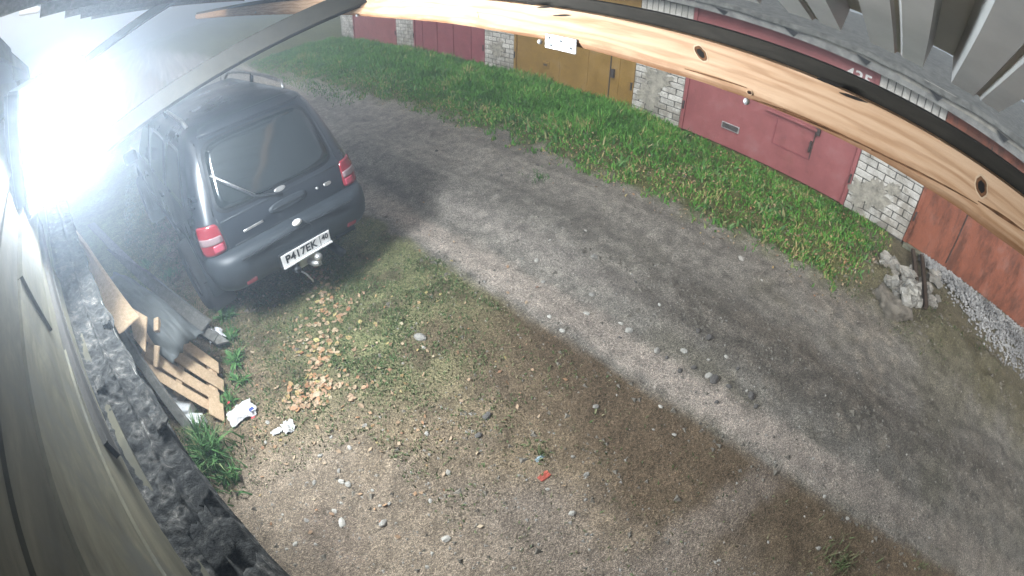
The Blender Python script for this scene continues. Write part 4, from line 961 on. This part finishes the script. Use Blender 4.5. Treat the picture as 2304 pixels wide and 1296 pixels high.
# ------------------------------------------------------------------ fallen leaves
def leaf_mesh(seed):
    rr = random.Random(seed); V = []; F = []; n = 5
    for i in range(n+1):
        q = i/n; w = .36*math.sin(math.pi*min(1, q*.92+.05))**.8
        z = .16*(q-.5)**2*rr.uniform(.4, 1.6); V += [(-.5+q, -w, z+.12*w*rr.uniform(.3, 1.4)), (-.5+q, 0, z), (-.5+q, w, z+.12*w*rr.uniform(.3, 1.4))]
    for i in range(n): a = 3*i; F += [(a, a+3, a+4, a+1), (a+1, a+4, a+5, a+2)]
    m = bpy.data.meshes.new('fallen_leaf'); m.from_pydata(V, [], F); m.materials.append(MT['leaf'])
    ta = m.attributes.new('tone', 'FLOAT', 'POINT'); return m
LM = [leaf_mesh(k) for k in range(6)]
clusters = [(725, 640, 45, 60, 50), (745, 700, 40, 45, 45), (725, 790, 55, 50, 80), (700, 880, 60, 35, 70), (670, 905, 45, 20, 35), (780, 870, 60, 40, 20), (560, 1030, 30, 60, 12), (600, 780, 60, 80, 25), (1310, 380, 60, 30, 18), (1560, 560, 240, 90, 14), (1050, 830, 260, 140, 16)]
leaf_pts = []
LL = ['dry leaf on the thin grass just behind the tow bar', 'dry leaf between the car and the dense leaf patch', 'dry leaf in the dense patch in the middle of the leaf trail', 'dry leaf in the tan heap near the plastic bag', 'dry leaf at the rim of bare earth by the paper scrap', 'single dry leaf right of the tan heap', 'dry leaf on the edge of the long grass tuft', 'dry leaf between the weeds and the leaf trail', 'dry leaf on the far edge of the grass bank', 'dry leaf on the track below the grass bank', 'lone dry leaf on the brown middle of the yard']
for (cx, cy, sx, sy, n_), lab in zip(clusters, LL):
    for k in range(n_): leaf_pts.append((random.gauss(cx, sx*.55), random.gauss(cy, sy*.55), lab))
for k, (px, py, lab) in enumerate(leaf_pts[:300]):
    if py > 1290 or (px < 540 and py < 900): continue
    p = gp(px, py); s_ = random.uniform(.028, .055); o = link(bpy.data.objects.new('fallen_leaf', LM[k % 6])); o.location = (p.x, p.y, p.z+.008); o.scale = (s_, s_, s_); o.rotation_euler = (random.uniform(-.35, .35), random.uniform(-.35, .35), random.uniform(0, 6.3)); tag(o, lab, 'leaf', 'fallen leaves: '+lab)
def leaf_litter(n_):
    V = []; F = []; T = []
    for k in range(n_):
        q = random.random()
        if q < .45: px, py = random.gauss(1450, 260), 0; y = random.uniform(-.2, 8.0); x = random.gauss(4.75, .28)-.096*y*.8
        elif q < .8: y = random.uniform(-.2, 5.5); x = random.uniform(4.6, 6.5)
        else: x = random.gauss(.6, .7); y = random.gauss(2.6, .8)
        s_ = random.uniform(.012, .03); a = random.uniform(0, 6.28); z = G(x, y)+random.uniform(.006, .05 if x > 4.5 else .015); ca_, sa = math.cos(a)*s_, math.sin(a)*s_; t1, t2 = random.uniform(-.4, .4)*s_, random.uniform(-.4, .4)*s_
        b = len(V); V += [(x-ca_*.7, y-sa*.7, z-t1), (x+sa*.4, y-ca_*.4, z+t2), (x+ca_*.7, y+sa*.7, z+t1), (x-sa*.4, y+ca_*.4, z-t2)]; F.append((b, b+1, b+2, b+3)); T += [random.random()]*4
    o = mesh_obj('leaf_litter', V, F, MT['leaf']); ta = o.data.attributes.new('tone', 'FLOAT', 'POINT'); ta.data.foreach_set('value', T); tag(o, 'small dry leaves littering the grass bank and its edge', 'leaves', kind='stuff')
leaf_litter(2600)

# ------------------------------------------------------------------ grass
def blades(name, pos, hts, mat, label, cat, wid=.006, lean=.5, kind='stuff', tones=None, parent=None, origin=(0, 0, 0)):
    n = len(pos); pos = np.array(pos); h = np.array(hts); a = rng.uniform(0, 6.283, n); ln = rng.uniform(.1, 1, n)*lean
    b = rng.uniform(0, 6.283, n); w = wid*rng.uniform(.6, 1.4, n)
    dx, dy = np.cos(a), np.sin(a); sx, sy = np.cos(b), np.sin(b)
    V = np.zeros((n, 5, 3))
    for k, (f, ww, l2) in enumerate(((0, 1, 0), (0, -1, 0), (.55, .8, .35), (.55, -.8, .35), (1, 0, 1))):
        V[:, k, 0] = pos[:, 0]+sx*w*ww+dx*h*ln*l2; V[:, k, 1] = pos[:, 1]+sy*w*ww+dy*h*ln*l2; V[:, k, 2] = pos[:, 2]+h*f*(1-.35*ln*l2)
    V -= np.array(origin)
    base = 5*np.arange(n)
    F = [f for i in base.tolist() for f in ((i, i+1, i+3, i+2), (i+2, i+3, i+4))]
    o = mesh_obj(name, V.reshape(-1, 3), F, mat, parent)
    T = np.repeat(np.array(tones) if tones is not None else rng.random(n), 5).astype(np.float32)
    ta = o.data.attributes.new('tone', 'FLOAT', 'POINT'); ta.data.foreach_set('value', T)
    if label: tag(o, label, cat, kind=kind)
    return o
pos = []; hh = []; tn = []
while len(pos) < 85000:
    y = random.uniform(-.4, 16) if random.random() < .8 else random.uniform(4, 12); x = random.uniform(4.0-.03*y if y < 8 else 3, DG-.05); u = road_u(x, y)
    n1 = fbm(x, y, 1.3, 21); n2 = fbm(x, y, 4, 22)
    dens = sstep(4.35, 4.9, u+.35*n2+.25*n1)*sstep(-.25, .15, y+.25*n1-.25*sstep(6.0, 4.5, x)+.1)
    if u < 4.5 and y > 7: dens = max(dens, .25*sstep(3.6, 4.4, u))
    dens *= .35+.65*sstep(-.15, .2, n2+.3*n1) if y < 3.5 else .6+.4*sstep(-.2, .1, n2)
    if random.random() > dens: continue
    tall = sstep(2.2, 4.5, y)*sstep(4.9, 5.7, u)
    h = random.uniform(.02, .07)*(1+.9*max(0, n2))+tall*random.uniform(.02, .16)*(.6+.8*max(0, n1+.4))
    pos.append((x, y, G(x, y)-.003)); hh.append(h); tn.append(min(1, max(0, random.gauss(.40, .22)+.45*n1+.25*n2+(.5 if random.random() < .22*sstep(5.6, 4.6, u) else 0)+(.22 if y < 3 and random.random() < .35 else 0))))
blades('bank_grass', pos, hh, MT['grass'], 'green grass bank in front of the garages, sprinkled with leaves', 'grass', .0085, .9, tones=tn)
pos = []; hh = []; tn = []
while len(pos) < 4200:
    y = random.uniform(-.2, 13); x = random.uniform(4.2, DG-.1); u = road_u(x, y); n2 = fbm(x, y, 2.0, 51)
    if u < 4.5 or random.random() > max(0, .25+1.2*n2): continue
    pos.append((x, y, G(x, y))); hh.append(random.uniform(.04, .11)*(1 if y < 3 else 1.5)); tn.append(random.random() if random.random() < .8 else 1.0)
blades('bank_weeds', pos, hh, MT['tuft'], 'broad leaved weeds and dry stalks mixed into the grass bank', 'weeds', .0125, 1.5, tones=tn)
pos = []; hh = []; tn = []
while len(pos) < 30000:
    q = random.random()
    if q > .9:
        x, y = random.gauss(5.0, .55), random.gauss(-.7, .75); n2 = fbm(x, y, 3.3, 31)
        if x > 4.3 and y < .35 and x < 6.3 and random.random() < .35+n2: pos.append((x, y, G(x, y)-.002)); hh.append(random.uniform(.012, .045)); tn.append(.05 if random.random() < .6 else .95)
        continue
    if q < .62: x, y = random.gauss(.75, .75), random.gauss(2.75, .75)
    elif q < .85: x, y = random.uniform(-1.1, .2), random.uniform(3.4, 9)
    else: x, y = random.uniform(-.2, 2.2), random.uniform(-1.2, 3.2)
    u = road_u(x, y); n2 = fbm(x, y, 3.3, 31)
    if u > 2.0+.15*n2 or x < -1.3 or (y < 1.75 and x < .4): continue
    if random.random() > .25+1.3*max(0, n2+.12): continue
    pos.append((x, y, G(x, y)-.002)); hh.append(random.uniform(.010, .035)*(1.7 if y > 3.6 and x < .3 else 1)); tn.append(random.random()**(1.0 if y > 2 else .5))
blades('yard_grass', pos, hh, MT['yardgrass'], 'thin trampled grass growing over the yard behind the car', 'grass', .0045, 1.3, tones=tn)
def tuft(px, py, n_, h, spread, lab, wid=.006, dry=False):
    c = gp(px, py); e_ = empty('grass_tuft', tuple(c)); tag(e_, lab, 'grass tuft', 'tufts of long grass')
    pp_ = []; hs_ = []
    for k in range(n_):
        a, r_ = random.uniform(0, 6.28), abs(random.gauss(0, spread)); x, y = c.x+r_*math.cos(a), c.y+r_*math.sin(a); pp_.append((x, y, G(x, y)-.005)); hs_.append(h*random.uniform(.45, 1.1))
    o = blades('grass_blades', pp_, hs_, MT['yardgrass'] if dry else MT['tuft'], None, None, wid, 1.1, parent=e_, origin=tuple(c), tones=[random.uniform(.55, 1) for _ in pp_] if dry else None); o['kind'] = 'stuff'
tuft(475, 1035, 420, .26, .10, 'large tuft of long green grass beside the ledge, below the pallet'); tuft(515, 1075, 160, .15, .08, 'lower yellowing tuft spilling onto the bare earth'); tuft(455, 985, 140, .2, .06, 'small tuft at the foot of the narrow grey board')
tuft(1216, 1022, 90, .05, .05, 'small patch of dead grass in the middle of the yard', .004, True); tuft(1890, 1275, 160, .09, .14, 'ragged tuft with dry stalks at the bottom right', .005, True); tuft(2075, 1275, 60, .05, .1, 'sparse tuft in the dark lower right corner', .004, True); tuft(1215, 400, 70, .06, .1, 'low tuft on the edge of the far track', .005)
# broad leaved weeds
def weed(px, py, n_, s_, lab):
    c = gp(px, py); e_ = empty('weed', tuple(c)); tag(e_, lab, 'weed', 'leafy weeds along the timber')
    pp_ = [(c.x+random.gauss(0, .05), c.y+random.gauss(0, .05), c.z-.004) for _ in range(70)]
    o = blades('grass_blades', pp_, [random.uniform(.04, .13) for _ in pp_], MT['tuft'], None, None, .004, 1.2, parent=e_, origin=tuple(c)); o['kind'] = 'stuff'
    for k in range(int(n_*1.3)):
        a = random.uniform(0, 6.28); L = s_*random.uniform(.35, 1.1); up = random.uniform(.35, 1.2); V = []; F = []; n = 5
        for i in range(n+1):
            q = i/n; w = L*.085*math.sin(math.pi*min(1, q*.9+.08)); r_ = L*q*math.cos(up)+.01; z = L*math.sin(up)*q-.55*L*q*q*.6; z = max(z, .003)
            for s in (-1, 1): V.append((r_*math.cos(a)-s*w*math.sin(a), r_*math.sin(a)+s*w*math.cos(a), z+.15*w))
        for i in range(n): b = 2*i; F.append((b, b+2, b+3, b+1))
        o = mesh_obj('leaf_blade', V, F, MT['tuft'], e_, True); ta = o.data.attributes.new('tone', 'FLOAT', 'POINT'); ta.data.foreach_set('value', [random.uniform(.1, .85)]*len(V))
weed(508, 715, 26, .15, 'leafy weed between the rear wheel and the grey boards'); weed(520, 762, 20, .13, 'leafy weed at the tip of the long grey board'); weed(530, 812, 24, .14, 'leafy weed beside the white wrapper'); weed(540, 858, 18, .12, 'pale leafy weed against the pallet end'); weed(515, 905, 22, .11, 'dark leafy weed between pallet and plastic bag'); weed(1660, 1000, 6, .03, 'tiny weed in the lower track') if False else None
weed(330, 600, 20, .14, 'dark leafy weed beside the grey boards near the rear wheel'); weed(380, 620, 16, .12, 'leafy weed left of the rear wheel')

# ------------------------------------------------------------------ volume added to spread the lamp's glare
hz = box('added_haze', -61.5, 61.5, -61.5, 61.5, -1.6, 6.5, None); tag(hz, 'thin volume added to spread the glare around the floodlight', 'added_haze', kind='stuff')
hm = bpy.data.materials.new('glare_haze'); hm.use_nodes = True; hn = hm.node_tree.nodes; hn.remove(hn['Principled BSDF'])
pv = hn.new('ShaderNodeVolumePrincipled'); pv.inputs['Color'].default_value = (.74, .86, 1, 1); pv.inputs['Density'].default_value = .028; pv.inputs['Anisotropy'].default_value = .68
hm.node_tree.links.new(pv.outputs[0], hn['Material Output'].inputs['Volume']); hz.data.materials.append(hm)
